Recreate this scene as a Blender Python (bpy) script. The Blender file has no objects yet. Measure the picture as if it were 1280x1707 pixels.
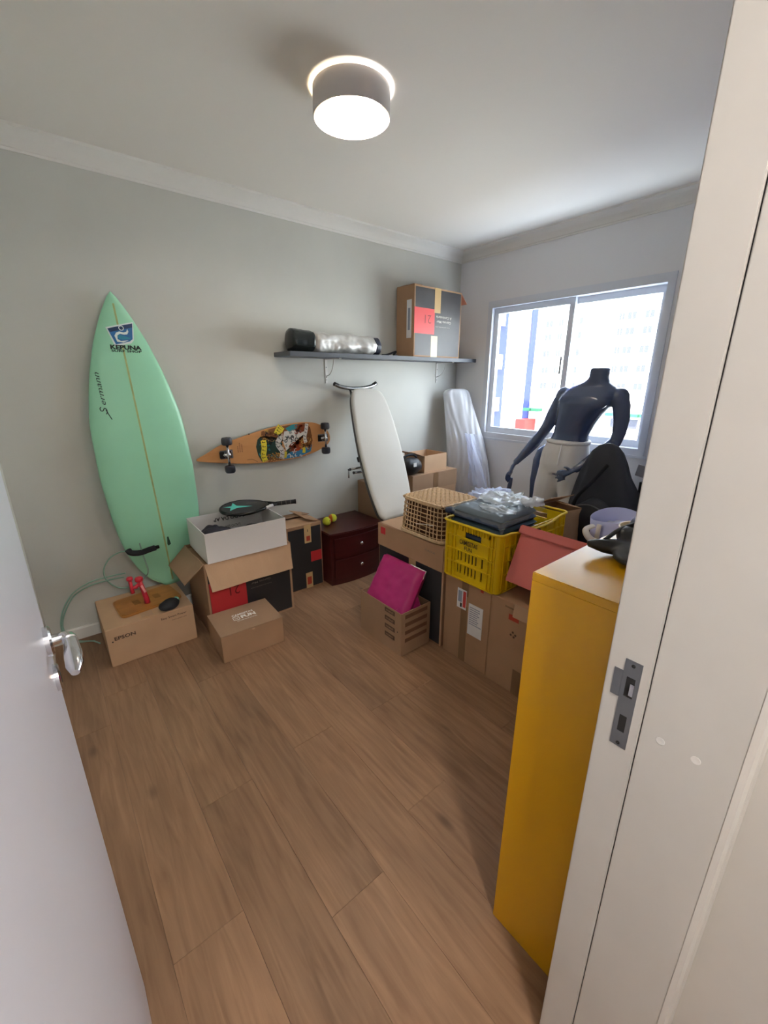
import bpy, bmesh, math, random
from mathutils import Vector, Matrix, noise
random.seed(7)
PI = math.pi
scene = bpy.context.scene
COL = scene.collection

# ------------------------------------------------------------------ camera
FPX, YAW, PITCH = 700.39, .6874, -.3059
cam_data = bpy.data.cameras.new('camera')
cam = bpy.data.objects.new('camera', cam_data)
COL.objects.link(cam)
cam_data.sensor_fit = 'VERTICAL'
cam_data.sensor_height = 36.0
cam_data.lens = 36.0 * FPX / 1707.0
cam_data.clip_start = .005
cam_data.clip_end = 200
Fw = Vector((math.sin(YAW) * math.cos(PITCH), math.cos(YAW) * math.cos(PITCH), math.sin(PITCH)))
Rt = Vector((math.cos(YAW), -math.sin(YAW), 0))
Up = Rt.cross(Fw)
mw = Matrix((Rt, Up, -Fw)).transposed().to_4x4()
mw.translation = Vector((-3.253, -2.8608, 1.4923))
cam.matrix_world = mw
scene.camera = cam

# ------------------------------------------------------------------ world, sun, exposure
world = bpy.data.worlds.new('world')
scene.world = world
world.use_nodes = True
bg = world.node_tree.nodes['Background']
bg.inputs[0].default_value = (.82, .91, 1.0, 1)
bg.inputs[1].default_value = 2.9
sun_d = bpy.data.lights.new('sun', 'SUN')
sun_d.energy = 8
sun_d.angle = .01
sun_d.color = (1, .97, .93)
sun = bpy.data.objects.new('sun', sun_d)
COL.objects.link(sun)
sun.rotation_euler = Vector((.62, .25, -.74)).to_track_quat('-Z', 'Y').to_euler()
HALL_FILL_W = 350.0
BULB_W = 60.0
scene.view_settings.view_transform = 'Standard'
scene.view_settings.look = 'None'
scene.view_settings.gamma = 1
scene.view_settings.use_curve_mapping = False
scene.view_settings.exposure = 2.1
scene.cycles.max_bounces = 9
scene.cycles.diffuse_bounces = 5
scene.cycles.adaptive_threshold = .02
scene.cycles.sample_clamp_indirect = 6
scene.cycles.use_denoising = True

# ------------------------------------------------------------------ materials
def lin(c):
    return tuple(((v / 255) / 12.92 if v / 255 <= .04045 else ((v / 255 + .055) / 1.055) ** 2.4) for v in c)

MATS = {}
def mat(name, rgb, rough=.6, metal=0, spec=.5, var=0, vscale=8, bump=0, bscale=200, trans=0, alpha=None, stretch=None):
    if name in MATS:
        return MATS[name]
    m = bpy.data.materials.new(name)
    m.use_nodes = True
    nt = m.node_tree
    b = nt.nodes['Principled BSDF']
    col = lin(rgb)
    b.inputs['Base Color'].default_value = (*col, 1)
    b.inputs['Roughness'].default_value = rough
    b.inputs['Metallic'].default_value = metal
    b.inputs['Specular IOR Level'].default_value = spec
    if trans:
        b.inputs['Transmission Weight'].default_value = trans
    if alpha is not None:
        b.inputs['Alpha'].default_value = alpha
    if var or bump:
        tc = nt.nodes.new('ShaderNodeTexCoord')
        mp = nt.nodes.new('ShaderNodeMapping')
        if stretch:
            mp.inputs['Scale'].default_value = stretch
        nt.links.new(tc.outputs['Object'], mp.inputs['Vector'])
    if var:
        n = nt.nodes.new('ShaderNodeTexNoise')
        n.inputs['Scale'].default_value = vscale
        n.inputs['Detail'].default_value = 5
        nt.links.new(mp.outputs[0], n.inputs['Vector'])
        r = nt.nodes.new('ShaderNodeValToRGB')
        r.color_ramp.elements[0].position = .3
        r.color_ramp.elements[1].position = .7
        r.color_ramp.elements[0].color = (*[c * (1 - var) for c in col], 1)
        r.color_ramp.elements[1].color = (*[min(1, c * (1 + var)) for c in col], 1)
        nt.links.new(n.outputs['Fac'], r.inputs[0])
        nt.links.new(r.outputs[0], b.inputs['Base Color'])
    if bump:
        n2 = nt.nodes.new('ShaderNodeTexNoise')
        n2.inputs['Scale'].default_value = bscale
        n2.inputs['Detail'].default_value = 4
        nt.links.new(mp.outputs[0], n2.inputs['Vector'])
        bp = nt.nodes.new('ShaderNodeBump')
        bp.inputs['Strength'].default_value = bump
        bp.inputs['Distance'].default_value = .002
        nt.links.new(n2.outputs['Fac'], bp.inputs['Height'])
        nt.links.new(bp.outputs[0], b.inputs['Normal'])
    MATS[name] = m
    return m

def plank_mat():
    m = bpy.data.materials.new('oak_laminate')
    m.use_nodes = True
    nt = m.node_tree
    L = nt.links.new
    b = nt.nodes['Principled BSDF']
    b.inputs['Roughness'].default_value = .42
    b.inputs['Specular IOR Level'].default_value = .35
    tc = nt.nodes.new('ShaderNodeTexCoord')
    oi = nt.nodes.new('ShaderNodeObjectInfo')
    sh = nt.nodes.new('ShaderNodeVectorMath'); sh.operation = 'MULTIPLY_ADD'
    cmb = nt.nodes.new('ShaderNodeCombineXYZ')
    L(oi.outputs['Random'], cmb.inputs[0]); L(oi.outputs['Random'], cmb.inputs[1])
    sh.inputs[1].default_value = (37, 53, 0)
    L(cmb.outputs[0], sh.inputs[0]); L(tc.outputs['Object'], sh.inputs[2])
    mp = nt.nodes.new('ShaderNodeMapping'); mp.inputs['Scale'].default_value = (26, 2.2, 1)
    L(sh.outputs[0], mp.inputs['Vector'])
    n = nt.nodes.new('ShaderNodeTexNoise'); n.inputs['Scale'].default_value = 1.6
    n.inputs['Detail'].default_value = 7; n.inputs['Distortion'].default_value = .9
    L(mp.outputs[0], n.inputs['Vector'])
    r = nt.nodes.new('ShaderNodeValToRGB')
    r.color_ramp.elements[0].position = .28; r.color_ramp.elements[1].position = .75
    r.color_ramp.elements[0].color = (*lin((130, 98, 73)), 1)
    r.color_ramp.elements[1].color = (*lin((160, 125, 96)), 1)
    L(n.outputs['Fac'], r.inputs[0])
    # broad tone patches
    mp2 = nt.nodes.new('ShaderNodeMapping'); mp2.inputs['Scale'].default_value = (5, 1.3, 1)
    L(sh.outputs[0], mp2.inputs['Vector'])
    n2 = nt.nodes.new('ShaderNodeTexNoise'); n2.inputs['Scale'].default_value = 1.3; n2.inputs['Detail'].default_value = 3
    L(mp2.outputs[0], n2.inputs['Vector'])
    mr = nt.nodes.new('ShaderNodeMapRange'); mr.inputs[1].default_value = .3; mr.inputs[2].default_value = .7
    mr.inputs[3].default_value = .86; mr.inputs[4].default_value = 1.12
    L(n2.outputs['Fac'], mr.inputs[0])
    mr2 = nt.nodes.new('ShaderNodeMapRange'); mr2.inputs[3].default_value = .90; mr2.inputs[4].default_value = 1.08
    L(oi.outputs['Random'], mr2.inputs[0])
    mul = nt.nodes.new('ShaderNodeMath'); mul.operation = 'MULTIPLY'
    L(mr.outputs[0], mul.inputs[0]); L(mr2.outputs[0], mul.inputs[1])
    # knots
    mp3 = nt.nodes.new('ShaderNodeMapping'); mp3.inputs['Scale'].default_value = (5.5, 2.6, 1)
    L(sh.outputs[0], mp3.inputs['Vector'])
    vo = nt.nodes.new('ShaderNodeTexVoronoi'); vo.inputs['Scale'].default_value = 1.0
    L(mp3.outputs[0], vo.inputs['Vector'])
    kr = nt.nodes.new('ShaderNodeMapRange'); kr.inputs[1].default_value = .03; kr.inputs[2].default_value = .13
    kr.inputs[3].default_value = .62; kr.inputs[4].default_value = 1.0
    L(vo.outputs['Distance'], kr.inputs[0])
    mul2 = nt.nodes.new('ShaderNodeMath'); mul2.operation = 'MULTIPLY'
    L(mul.outputs[0], mul2.inputs[0]); L(kr.outputs[0], mul2.inputs[1])
    vm = nt.nodes.new('ShaderNodeVectorMath'); vm.operation = 'SCALE'
    L(r.outputs[0], vm.inputs[0]); L(mul2.outputs[0], vm.inputs['Scale'])
    L(vm.outputs[0], b.inputs['Base Color'])
    bp = nt.nodes.new('ShaderNodeBump'); bp.inputs['Strength'].default_value = .12; bp.inputs['Distance'].default_value = .001
    L(n.outputs['Fac'], bp.inputs['Height']); L(bp.outputs[0], b.inputs['Normal'])
    return m

def thin_glass():
    m = bpy.data.materials.new('window_glass')
    m.use_nodes = True
    nt = m.node_tree
    nt.nodes.clear()
    o = nt.nodes.new('ShaderNodeOutputMaterial')
    mx = nt.nodes.new('ShaderNodeMixShader')
    t = nt.nodes.new('ShaderNodeBsdfTransparent'); t.inputs[0].default_value = (.96, .98, 1, 1)
    g = nt.nodes.new('ShaderNodeBsdfGlossy'); g.inputs['Roughness'].default_value = .02
    mx.inputs[0].default_value = .06
    nt.links.new(t.outputs[0], mx.inputs[1]); nt.links.new(g.outputs[0], mx.inputs[2])
    nt.links.new(mx.outputs[0], o.inputs[0])
    return m

def film_mat(name, rgb, opacity, rough=.25):
    """clear-ish plastic film: part transparent, part translucent and glossy"""
    m = bpy.data.materials.new(name)
    m.use_nodes = True
    nt = m.node_tree
    b = nt.nodes['Principled BSDF']
    b.inputs['Base Color'].default_value = (*lin(rgb), 1)
    b.inputs['Roughness'].default_value = rough
    b.inputs['Specular IOR Level'].default_value = .8
    o = nt.nodes['Material Output']
    tl = nt.nodes.new('ShaderNodeBsdfTranslucent'); tl.inputs[0].default_value = (*lin(rgb), 1)
    tr = nt.nodes.new('ShaderNodeBsdfTransparent')
    m1 = nt.nodes.new('ShaderNodeMixShader'); m1.inputs[0].default_value = .35
    m2 = nt.nodes.new('ShaderNodeMixShader'); m2.inputs[0].default_value = opacity
    L = nt.links.new
    L(b.outputs[0], m1.inputs[1]); L(tl.outputs[0], m1.inputs[2])
    L(tr.outputs[0], m2.inputs[1]); L(m1.outputs[0], m2.inputs[2]); L(m2.outputs[0], o.inputs[0])
    return m

def translucent_mat(name, rgb, f=.6):
    m = bpy.data.materials.new(name)
    m.use_nodes = True
    nt = m.node_tree
    b = nt.nodes['Principled BSDF']
    b.inputs['Base Color'].default_value = (*lin(rgb), 1)
    b.inputs['Roughness'].default_value = .4
    tl = nt.nodes.new('ShaderNodeBsdfTranslucent'); tl.inputs[0].default_value = (*lin(rgb), 1)
    mx = nt.nodes.new('ShaderNodeMixShader'); mx.inputs[0].default_value = f
    L = nt.links.new
    L(b.outputs[0], mx.inputs[1]); L(tl.outputs[0], mx.inputs[2]); L(mx.outputs[0], nt.nodes['Material Output'].inputs[0])
    return m

WALL_GREY = mat('grey_wall_paint', (206, 206, 199), .75, var=.03, vscale=2.5, bump=.12, bscale=350)
WALL_WHITE = mat('white_wall_paint', (228, 228, 230), .75, bump=.1, bscale=350)
CEIL = mat('ceiling_paint', (236, 232, 225), .8)
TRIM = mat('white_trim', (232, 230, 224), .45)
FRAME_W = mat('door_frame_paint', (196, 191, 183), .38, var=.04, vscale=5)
DOOR_W = mat('door_paint', (224, 226, 238), .3)
ALU = mat('white_aluminium', (214, 218, 226), .4)
CHROME = mat('chrome', (215, 215, 218), .12, metal=1)
STEEL = mat('grey_steel', (118, 120, 124), .45, metal=.6)
DARK = mat('dark_recess', (38, 36, 34), .8)
CARD = mat('cardboard', (172, 136, 104), .85, var=.06, vscale=6, bump=.15, bscale=120)
CARD_L = mat('cardboard_light', (196, 160, 126), .85, var=.05, vscale=6, bump=.15, bscale=120)
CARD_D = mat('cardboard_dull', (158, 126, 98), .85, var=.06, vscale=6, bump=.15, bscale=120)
TAPE = mat('brown_tape', (134, 104, 74), .35)
TAPE_L = mat('tan_tape', (200, 168, 118), .5)
BLACKP = mat('black_print', (44, 43, 44), .5, var=.06)
REDP = mat('red_print', (196, 48, 52), .5)
INK = mat('black_ink', (34, 32, 34), .7)
INK_G = mat('grey_ink', (118, 112, 104), .7)
INK_BR = mat('brown_ink', (84, 62, 46), .7)
INK_W = mat('white_ink', (238, 234, 226), .6)
PAPER = mat('white_paper', (228, 228, 230), .7)
PAPER_B = mat('grey_blue_print', (150, 158, 176), .7)
BLACK = mat('matte_black', (30, 31, 33), .6)
BLACKF = mat('black_fabric', (28, 30, 36), .75, bump=.4, bscale=90)
BLACKG = mat('gloss_black', (24, 25, 27), .2)

# ------------------------------------------------------------------ helpers
def V(*a):
    return Vector(a)

class MB:
    def __init__(s):
        s.v = []; s.f = []
    def add(s, vs, fs):
        o = len(s.v)
        s.v += [tuple(p) for p in vs]
        s.f += [tuple(i + o for i in f) for f in fs]
        return s
    def box(s, x0, x1, y0, y1, z0, z1):
        vs = [(x, y, z) for z in (z0, z1) for y in (y0, y1) for x in (x0, x1)]
        return s.add(vs, [(0, 2, 3, 1), (4, 5, 7, 6), (0, 1, 5, 4), (2, 6, 7, 3), (0, 4, 6, 2), (1, 3, 7, 5)])
    def obox(s, o, u, v, n, su, sv, sn):
        """box from corner o along u,v,n"""
        o, u, v, n = map(Vector, (o, u, v, n))
        vs = [o + u * a + v * b + n * c for c in (0, sn) for b in (0, sv) for a in (0, su)]
        return s.add(vs, [(0, 2, 3, 1), (4, 5, 7, 6), (0, 1, 5, 4), (2, 6, 7, 3), (0, 4, 6, 2), (1, 3, 7, 5)])
    def prism(s, pts, o, u, v, n, t):
        o, u, v, n = map(Vector, (o, u, v, n))
        k = len(pts)
        a = [o + u * p[0] + v * p[1] for p in pts]
        b = [q + n * t for q in a]
        fs = [tuple(range(k))[::-1], tuple(range(k, 2 * k))]
        fs += [(i, (i + 1) % k, k + (i + 1) % k, k + i) for i in range(k)]
        return s.add(a + b, fs)
    def rings(s, rings, cap0=True, cap1=True, closed=False):
        k = len(rings[0])
        vs = [p for r in rings for p in r]
        fs = []
        m = len(rings)
        for i in range(m if closed else m - 1):
            i2 = (i + 1) % m
            for j in range(k):
                fs.append((i * k + j, i * k + (j + 1) % k, i2 * k + (j + 1) % k, i2 * k + j))
        if cap0 and not closed: fs.append(tuple(range(k))[::-1])
        if cap1 and not closed: fs.append(tuple((m - 1) * k + j for j in range(k)))
        return s.add(vs, fs)
    def tube(s, path, r, n=8, caps=True, flat=1.0, closed=False):
        path = [Vector(p) for p in path]
        m = len(path)
        rs = r if isinstance(r, (list, tuple)) else [r] * m
        rings = []
        ref = None
        for i, p in enumerate(path):
            if closed:
                t = path[(i + 1) % m] - path[i - 1]
            else:
                t = path[min(i + 1, m - 1)] - path[max(i - 1, 0)]
            t.normalize()
            if ref is None:
                ref = V(0, 0, 1) if abs(t.z) < .9 else V(1, 0, 0)
                a = t.cross(ref).normalized()
            else:
                a = (a - t * a.dot(t))
                a = a.normalized() if a.length > 1e-6 else t.orthogonal().normalized()
            b = t.cross(a)
            rings.append([p + a * (math.cos(q) * rs[i]) + b * (math.sin(q) * rs[i] * flat) for q in [2 * PI * j / n for j in range(n)]])
        return s.rings(rings, caps, caps, closed)
    def lathe(s, prof, o=(0, 0, 0), axis=(0, 0, 1), n=24, cap0=False, cap1=False):
        o = Vector(o); ax = Vector(axis).normalized()
        a = ax.orthogonal().normalized(); b = ax.cross(a)
        rings = [[o + ax * h + (a * math.cos(2 * PI * j / n) + b * math.sin(2 * PI * j / n)) * r for j in range(n)] for r, h in prof]
        return s.rings(rings, cap0, cap1)
    def build(s, name, m, parent=None, smooth=False, bevel=0, seg=2, solid=0):
        me = bpy.data.meshes.new(name)
        me.from_pydata(s.v, [], s.f)
        bm = bmesh.new(); bm.from_mesh(me)
        if solid:
            bmesh.ops.recalc_face_normals(bm, faces=bm.faces)
            bmesh.ops.solidify(bm, geom=bm.faces[:], thickness=solid)
        bmesh.ops.recalc_face_normals(bm, faces=bm.faces)
        if bevel:
            es = [e for e in bm.edges if len(e.link_faces) == 2 and e.calc_face_angle(0) > .5]
            bmesh.ops.bevel(bm, geom=es, offset=bevel, segments=seg, affect='EDGES', clamp_overlap=True)
        bm.to_mesh(me); bm.free()
        if smooth:
            for p in me.polygons: p.use_smooth = True
        me.materials.append(m)
        return link(name, me, parent)

def link(name, me, parent=None):
    o = bpy.data.objects.new(name, me)
    COL.objects.link(o)
    if parent is not None: o.parent = parent
    return o

def smooth_by_angle(o, ang=.7):
    me = o.data
    bm = bmesh.new(); bm.from_mesh(me)
    for e in bm.edges:
        if len(e.link_faces) == 2 and e.calc_face_angle(0) > ang: e.smooth = False
    for f in bm.faces: f.smooth = True
    bm.to_mesh(me); bm.free()
    return o

def tag(o, label, cat=None, group=None, kind=None):
    o['label'] = label
    if cat: o['category'] = cat
    if group: o['group'] = group
    if kind: o['kind'] = kind
    return o

def thing(name, label, cat, loc=(0, 0, 0), rz=0, rot=None, group=None, kind=None):
    o = bpy.data.objects.new(name, None)
    COL.objects.link(o)
    o.empty_display_size = .05
    o.location = loc
    o.rotation_euler = rot if rot else (0, 0, rz)
    return tag(o, label, cat, group, kind)

def dup(root, loc=None, label=None):
    def rec(o, par):
        c = o.copy(); COL.objects.link(c)
        if par is not None: c.parent = par
        for ch in list(o.children): rec(ch, c)
        return c
    r = rec(root, None)
    if loc is not None: r.location = loc
    if label: r['label'] = label
    return r

def spline(pts, n=10, closed=False):
    pts = [Vector(p) for p in pts]
    out = []
    m = len(pts)
    for i in range(m if closed else m - 1):
        if closed:
            p0, p1, p2, p3 = pts[i - 1], pts[i], pts[(i + 1) % m], pts[(i + 2) % m]
        else:
            p0, p1, p2, p3 = pts[max(i - 1, 0)], pts[i], pts[i + 1], pts[min(i + 2, m - 1)]
        for k in range(n):
            t = k / n
            out.append(.5 * ((2 * p1) + (p2 - p0) * t + (2 * p0 - 5 * p1 + 4 * p2 - p3) * t * t + (3 * p1 - p0 - 3 * p2 + p3) * t ** 3))
    if not closed: out.append(pts[-1])
    return out

def interp(tab, x):
    if x <= tab[0][0]: return tab[0][1]
    for (a, fa), (b, fb) in zip(tab, tab[1:]):
        if x <= b: return fa + (fb - fa) * (x - a) / (b - a)
    return tab[-1][1]

_txt = {}
def text_data(s, bold=0.0):
    """outline of a line of text, 1 unit high, centred on x: (verts, faces)"""
    key = (s, bold)
    if key not in _txt:
        c = bpy.data.curves.new('t', 'FONT')
        c.body = s; c.size = 1; c.align_x = 'CENTER'; c.align_y = 'CENTER'
        c.resolution_u = 2; c.offset = bold; c.fill_mode = 'FRONT'
        o = bpy.data.objects.new('t', c); COL.objects.link(o)
        bpy.context.view_layer.update()
        dg = bpy.context.evaluated_depsgraph_get()
        me = bpy.data.meshes.new_from_object(o.evaluated_get(dg))
        _txt[key] = ([v.co.copy() for v in me.vertices], [tuple(p.vertices) for p in me.polygons])
        bpy.data.objects.remove(o); bpy.data.curves.remove(c); bpy.data.meshes.remove(me)
    return _txt[key]

def put_text(parent, s, o, u, v, n, width, height, m, name='lettering', bold=0.02, off=.0012, warp=None):
    vs, fs = text_data(s, bold)
    x0 = min(p.x for p in vs); x1 = max(p.x for p in vs); y0 = min(p.y for p in vs); y1 = max(p.y for p in vs)
    o, u, v, n = map(Vector, (o, u, v, n))
    mb = MB()
    pts = []
    for p in vs:
        a = ((p.x - x0) / (x1 - x0) - .5) * width; b = ((p.y - y0) / (y1 - y0) - .5) * height
        pts.append(warp(a, b) if warp else o + u * a + v * b + n * off)
    mb.add(pts, fs)
    return mb.build(name, m, parent)

X, Y, Z = V(1, 0, 0), V(0, 1, 0), V(0, 0, 1)

def holes_panel(w, h, holes, t, o=(0, 0, 0), u=X, v=Z, n=-Y):
    """flat panel w x h, thickness t, with rectangular holes (x0,x1,z0,z1)"""
    xs = sorted({0, w, *[q for a in holes for q in a[:2]]}); zs = sorted({0, h, *[q for a in holes for q in a[2:]]})
    o = Vector(o); mb = MB()
    def solid(i, j):
        if not (0 <= i < len(xs) - 1 and 0 <= j < len(zs) - 1): return False
        cx = (xs[i] + xs[i + 1]) / 2; cz = (zs[j] + zs[j + 1]) / 2
        return not any(a < cx < b and c < cz < d for a, b, c, d in holes)
    P = lambda i, j, k: o + Vector(u) * xs[i] + Vector(v) * zs[j] + Vector(n) * (t * k)
    for i in range(len(xs) - 1):
        for j in range(len(zs) - 1):
            if not solid(i, j): continue
            for k in (0, 1):
                mb.add([P(i, j, k), P(i + 1, j, k), P(i + 1, j + 1, k), P(i, j + 1, k)], [(0, 1, 2, 3)])
            for (a, b, di, dj) in (((i, j), (i + 1, j), 0, -1), ((i, j + 1), (i + 1, j + 1), 0, 1), ((i, j), (i, j + 1), -1, 0), ((i + 1, j), (i + 1, j + 1), 1, 0)):
                if not solid(i + di, j + dj):
                    mb.add([P(*a, 0), P(*b, 0), P(*b, 1), P(*a, 1)], [(0, 1, 2, 3)])
    return mb

def remesh(mb, voxel, m, name, parent, it=4, factor=.5):
    """fuse overlapping closed shapes into one continuous smooth surface"""
    me = bpy.data.meshes.new(name)
    me.from_pydata(mb.v, [], mb.f)
    bm = bmesh.new(); bm.from_mesh(me); bmesh.ops.recalc_face_normals(bm, faces=bm.faces); bm.to_mesh(me); bm.free()
    o = link('tmp', me)
    md = o.modifiers.new('r', 'REMESH'); md.mode = 'VOXEL'; md.voxel_size = voxel; md.use_smooth_shade = True
    sm = o.modifiers.new('s', 'SMOOTH'); sm.iterations = it; sm.factor = factor
    bpy.context.view_layer.update()
    res = bpy.data.meshes.new_from_object(o.evaluated_get(bpy.context.evaluated_depsgraph_get()))
    bpy.data.objects.remove(o)
    res.name = name
    for p in res.polygons: p.use_smooth = True
    res.materials.clear(); res.materials.append(m)
    return link(name, res, parent)

def blob(mb, c, r, nu=24, nv=14, amp=0, freq=6, seed=0, zmin=None, ridge=False):
    """noisy ellipsoid"""
    c = Vector(c)
    rings = []
    for i in range(nv + 1):
        th = PI * i / nv
        th = min(max(th, .02), PI - .02)
        ring = []
        for j in range(nu):
            ph = 2 * PI * j / nu
            d = V(math.sin(th) * math.cos(ph), math.sin(th) * math.sin(ph), -math.cos(th))
            q = V(d.x * r[0], d.y * r[1], d.z * r[2])
            k = noise.noise((q + c) * freq + V(seed * 7.1, seed * 3.3, seed)) + .5 * noise.noise((q + c) * freq * 2.3 + V(seed, 5, 1))
            if ridge: k = abs(k) * 2 - .5
            p = c + q + d * (amp * k)
            if zmin is not None: p.z = max(p.z, zmin)
            ring.append(p)
        rings.append(ring)
    mb.rings(rings)
    return mb

# ------------------------------------------------------------------ the room
XL, YF, ZC = -3.42, -2.655, 2.56           # left wall, door wall, ceiling
YO = -2.83                                   # hall side of the door wall
floor = tag(MB().box(XL - .8, .15, -4.1, .12, -.10, -.012).build('floor', mat('subfloor', (84, 66, 50), .9)), 'brown oak laminate floor of the room', kind='structure')
PM = plank_mat()
PW, PL = .192, 1.28
plank_cache = {}
row = 0
x = XL - .78
while x < .0:
    w = min(PW, .0 - x) - .0006
    y = -4.05 - random.random() * PL
    while y < 0:
        a = max(y, -4.05); b = min(y + PL, 0)
        if b - a > .02:
            key = (round(w, 4), round(b - a, 3))
            if key not in plank_cache:
                me_o = MB().box(0, w, 0, b - a - .0006, -.012, 0).build('plank', PM, floor, bevel=.0004, seg=1)
                plank_cache[key] = me_o.data
                ob = me_o
            else:
                ob = link('plank', plank_cache[key], floor)
            ob.location = (x, a, 0)
        y += PL
    x += PW

tag(MB().box(XL - .8, .15, -4.1, .12, ZC, ZC + .08).build('ceiling', CEIL), 'plain off-white ceiling', kind='structure')
tag(MB().box(XL - .12, .15, 0, .12, 0, ZC).build('wall_back', WALL_GREY), 'grey painted wall behind surfboard and skateboard', kind='structure')
tag(MB().box(XL - .12, XL, YF, 0, 0, ZC).build('wall_left', WALL_GREY), 'grey side wall hidden behind the open door', kind='structure')
WY0, WY1, WZ0, WZ1 = -1.76, -.34, .98, 2.13
mb = MB()
mb.box(0, .15, WY1, 0, 0, ZC).box(0, .15, -4.1, WY0, 0, ZC).box(0, .15, WY0, WY1, 0, WZ0).box(0, .15, WY0, WY1, WZ1, ZC)
tag(mb.build('wall_right', WALL_WHITE), 'pale wall with the sliding window', kind='structure')
JX0, JX1, JT = -3.3475, -2.6, 2.11
mb = MB()
mb.box(XL, JX0 - .03, YO, YF, 0, ZC).box(JX1 + .03, 0, YO, YF, 0, ZC).box(JX0 - .03, JX1 + .03, YO, YF, JT + .03, ZC)
tag(mb.build('wall_front', WALL_WHITE), 'white wall holding the doorway', kind='structure')
tag(MB().box(XL - .8, .0, -4.1, -4.0, 0, ZC).build('wall_hall_back', WALL_WHITE), 'white wall of the hall behind the camera', kind='structure')
tag(MB().box(XL - .8, XL - .7, -4.0, YO, 0, ZC).build('wall_hall_left', WALL_WHITE), 'white end wall of the hall', kind='structure')
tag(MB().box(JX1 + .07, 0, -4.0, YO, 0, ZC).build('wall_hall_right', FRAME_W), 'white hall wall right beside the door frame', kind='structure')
tag(MB().box(XL - .7, XL - .12, YO, YO + .1, 0, ZC).build('wall_hall_side', WALL_WHITE), 'white hall wall beside the doorway', kind='structure')

# crown moulding and skirting
def crown_profile():
    return [(0, 0), (.006, 0), (.010, .010), (.016, .012), (.022, .020), (.030, .030), (.044, .044), (.062, .056), (.078, .064), (.086, .068), (.088, .08), (0, .08)]
def crown(name, o, along, out, length, label):
    tag(MB().prism(crown_profile(), o, out, Z, along, length).build(name, TRIM), label, kind='structure')
crown('trim_1', (XL, 0, 2.48), X, -Y, -XL, 'white crown moulding along the grey wall')
crown('trim_2', (0, 0, 2.48), -Y, -X, -YF, 'white crown moulding above the window')
crown('trim_3', (XL, 0, 2.48), -Y, X, -YF, 'white crown moulding on the side wall')
crown('trim_4', (XL, YF, 2.48), X, Y, -XL, 'white crown moulding over the doorway')
def skirting(name, o, along, out, length, label):
    tag(MB().prism([(0, 0), (.014, 0), (.014, .066), (.009, .075), (0, .075)], o, out, Z, along, length).build(name, TRIM), label, kind='structure')
skirting('baseboard_back', (XL, 0, 0), X, -Y, -XL, 'white baseboard of the grey wall')
skirting('baseboard_right', (0, -.014, 0), -Y, -X, -YF - .014, 'white baseboard under the window')
skirting('baseboard_left', (XL, -.014, 0), -Y, X, -YF - .014, 'white baseboard of the side wall')

# ------------------------------------------------------------------ window
GL = thin_glass()
win = thing('window_1', 'white aluminium sliding window with two panes', None, (0, (WY0 + WY1) / 2, WZ0), kind='structure')
yc = (WY0 + WY1) / 2
hw, hh = (WY1 - WY0) / 2, WZ1 - WZ0
mb = MB()
mb.rings([[V(q, a * (hw - i), b) for a, b in ((-1, z0), (1, z0), (1, z1), (-1, z1))] for q, i, z0, z1 in ((-.012, 0, 0, hh), (.12, 0, 0, hh), (.12, .045, .045, hh - .055), (-.012, .045, .045, hh - .055))], closed=True)
mb.build('window_frame', ALU, win)
def sash(y0, y1, xo):
    s = MB()
    s.box(xo, xo + .03, y0, y0 + .042, .045, hh - .055).box(xo, xo + .03, y1 - .042, y1, .045, hh - .055)
    s.box(xo, xo + .03, y0 + .042, y1 - .042, .045, .095).box(xo, xo + .03, y0 + .042, y1 - .042, hh - .10, hh - .055)
    so = s.build('sash', ALU, win)
    MB().box(xo + .012, xo + .016, y0 + .04, y1 - .04, .09, hh - .095).build('pane', GL, so)
    return so
sash(-.055 - .0, hw - .045, .025)
sash(-hw + .045, -.013, .062)
MB().box(-.022, .0, -hw - .01, hw + .01, -.018, 0).build('window_sill', ALU, win, bevel=.002)
MB().box(.02, .026, .0, .012, .55, .68).build('latch', STEEL, win)

# ------------------------------------------------------------------ door frame, strike plate and door leaf
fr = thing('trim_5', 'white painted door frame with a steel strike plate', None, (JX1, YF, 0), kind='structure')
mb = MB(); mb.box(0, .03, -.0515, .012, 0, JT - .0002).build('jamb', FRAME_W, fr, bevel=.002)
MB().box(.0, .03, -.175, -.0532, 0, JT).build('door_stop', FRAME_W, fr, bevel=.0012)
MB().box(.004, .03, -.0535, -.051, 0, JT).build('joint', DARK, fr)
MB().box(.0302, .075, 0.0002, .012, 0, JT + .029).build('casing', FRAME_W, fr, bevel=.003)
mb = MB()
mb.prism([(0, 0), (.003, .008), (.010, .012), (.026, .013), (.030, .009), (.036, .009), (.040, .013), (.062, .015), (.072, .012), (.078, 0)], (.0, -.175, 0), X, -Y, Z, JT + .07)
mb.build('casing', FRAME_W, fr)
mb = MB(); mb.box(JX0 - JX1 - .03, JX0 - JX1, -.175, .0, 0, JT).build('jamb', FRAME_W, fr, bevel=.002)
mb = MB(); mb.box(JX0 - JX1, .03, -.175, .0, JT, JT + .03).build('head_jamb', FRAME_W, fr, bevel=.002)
mb = MB(); mb.box(JX0 - JX1 - .03, .075, 0.0, .012, JT + .03, JT + .10).build('head_casing', FRAME_W, fr, bevel=.002)
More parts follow.
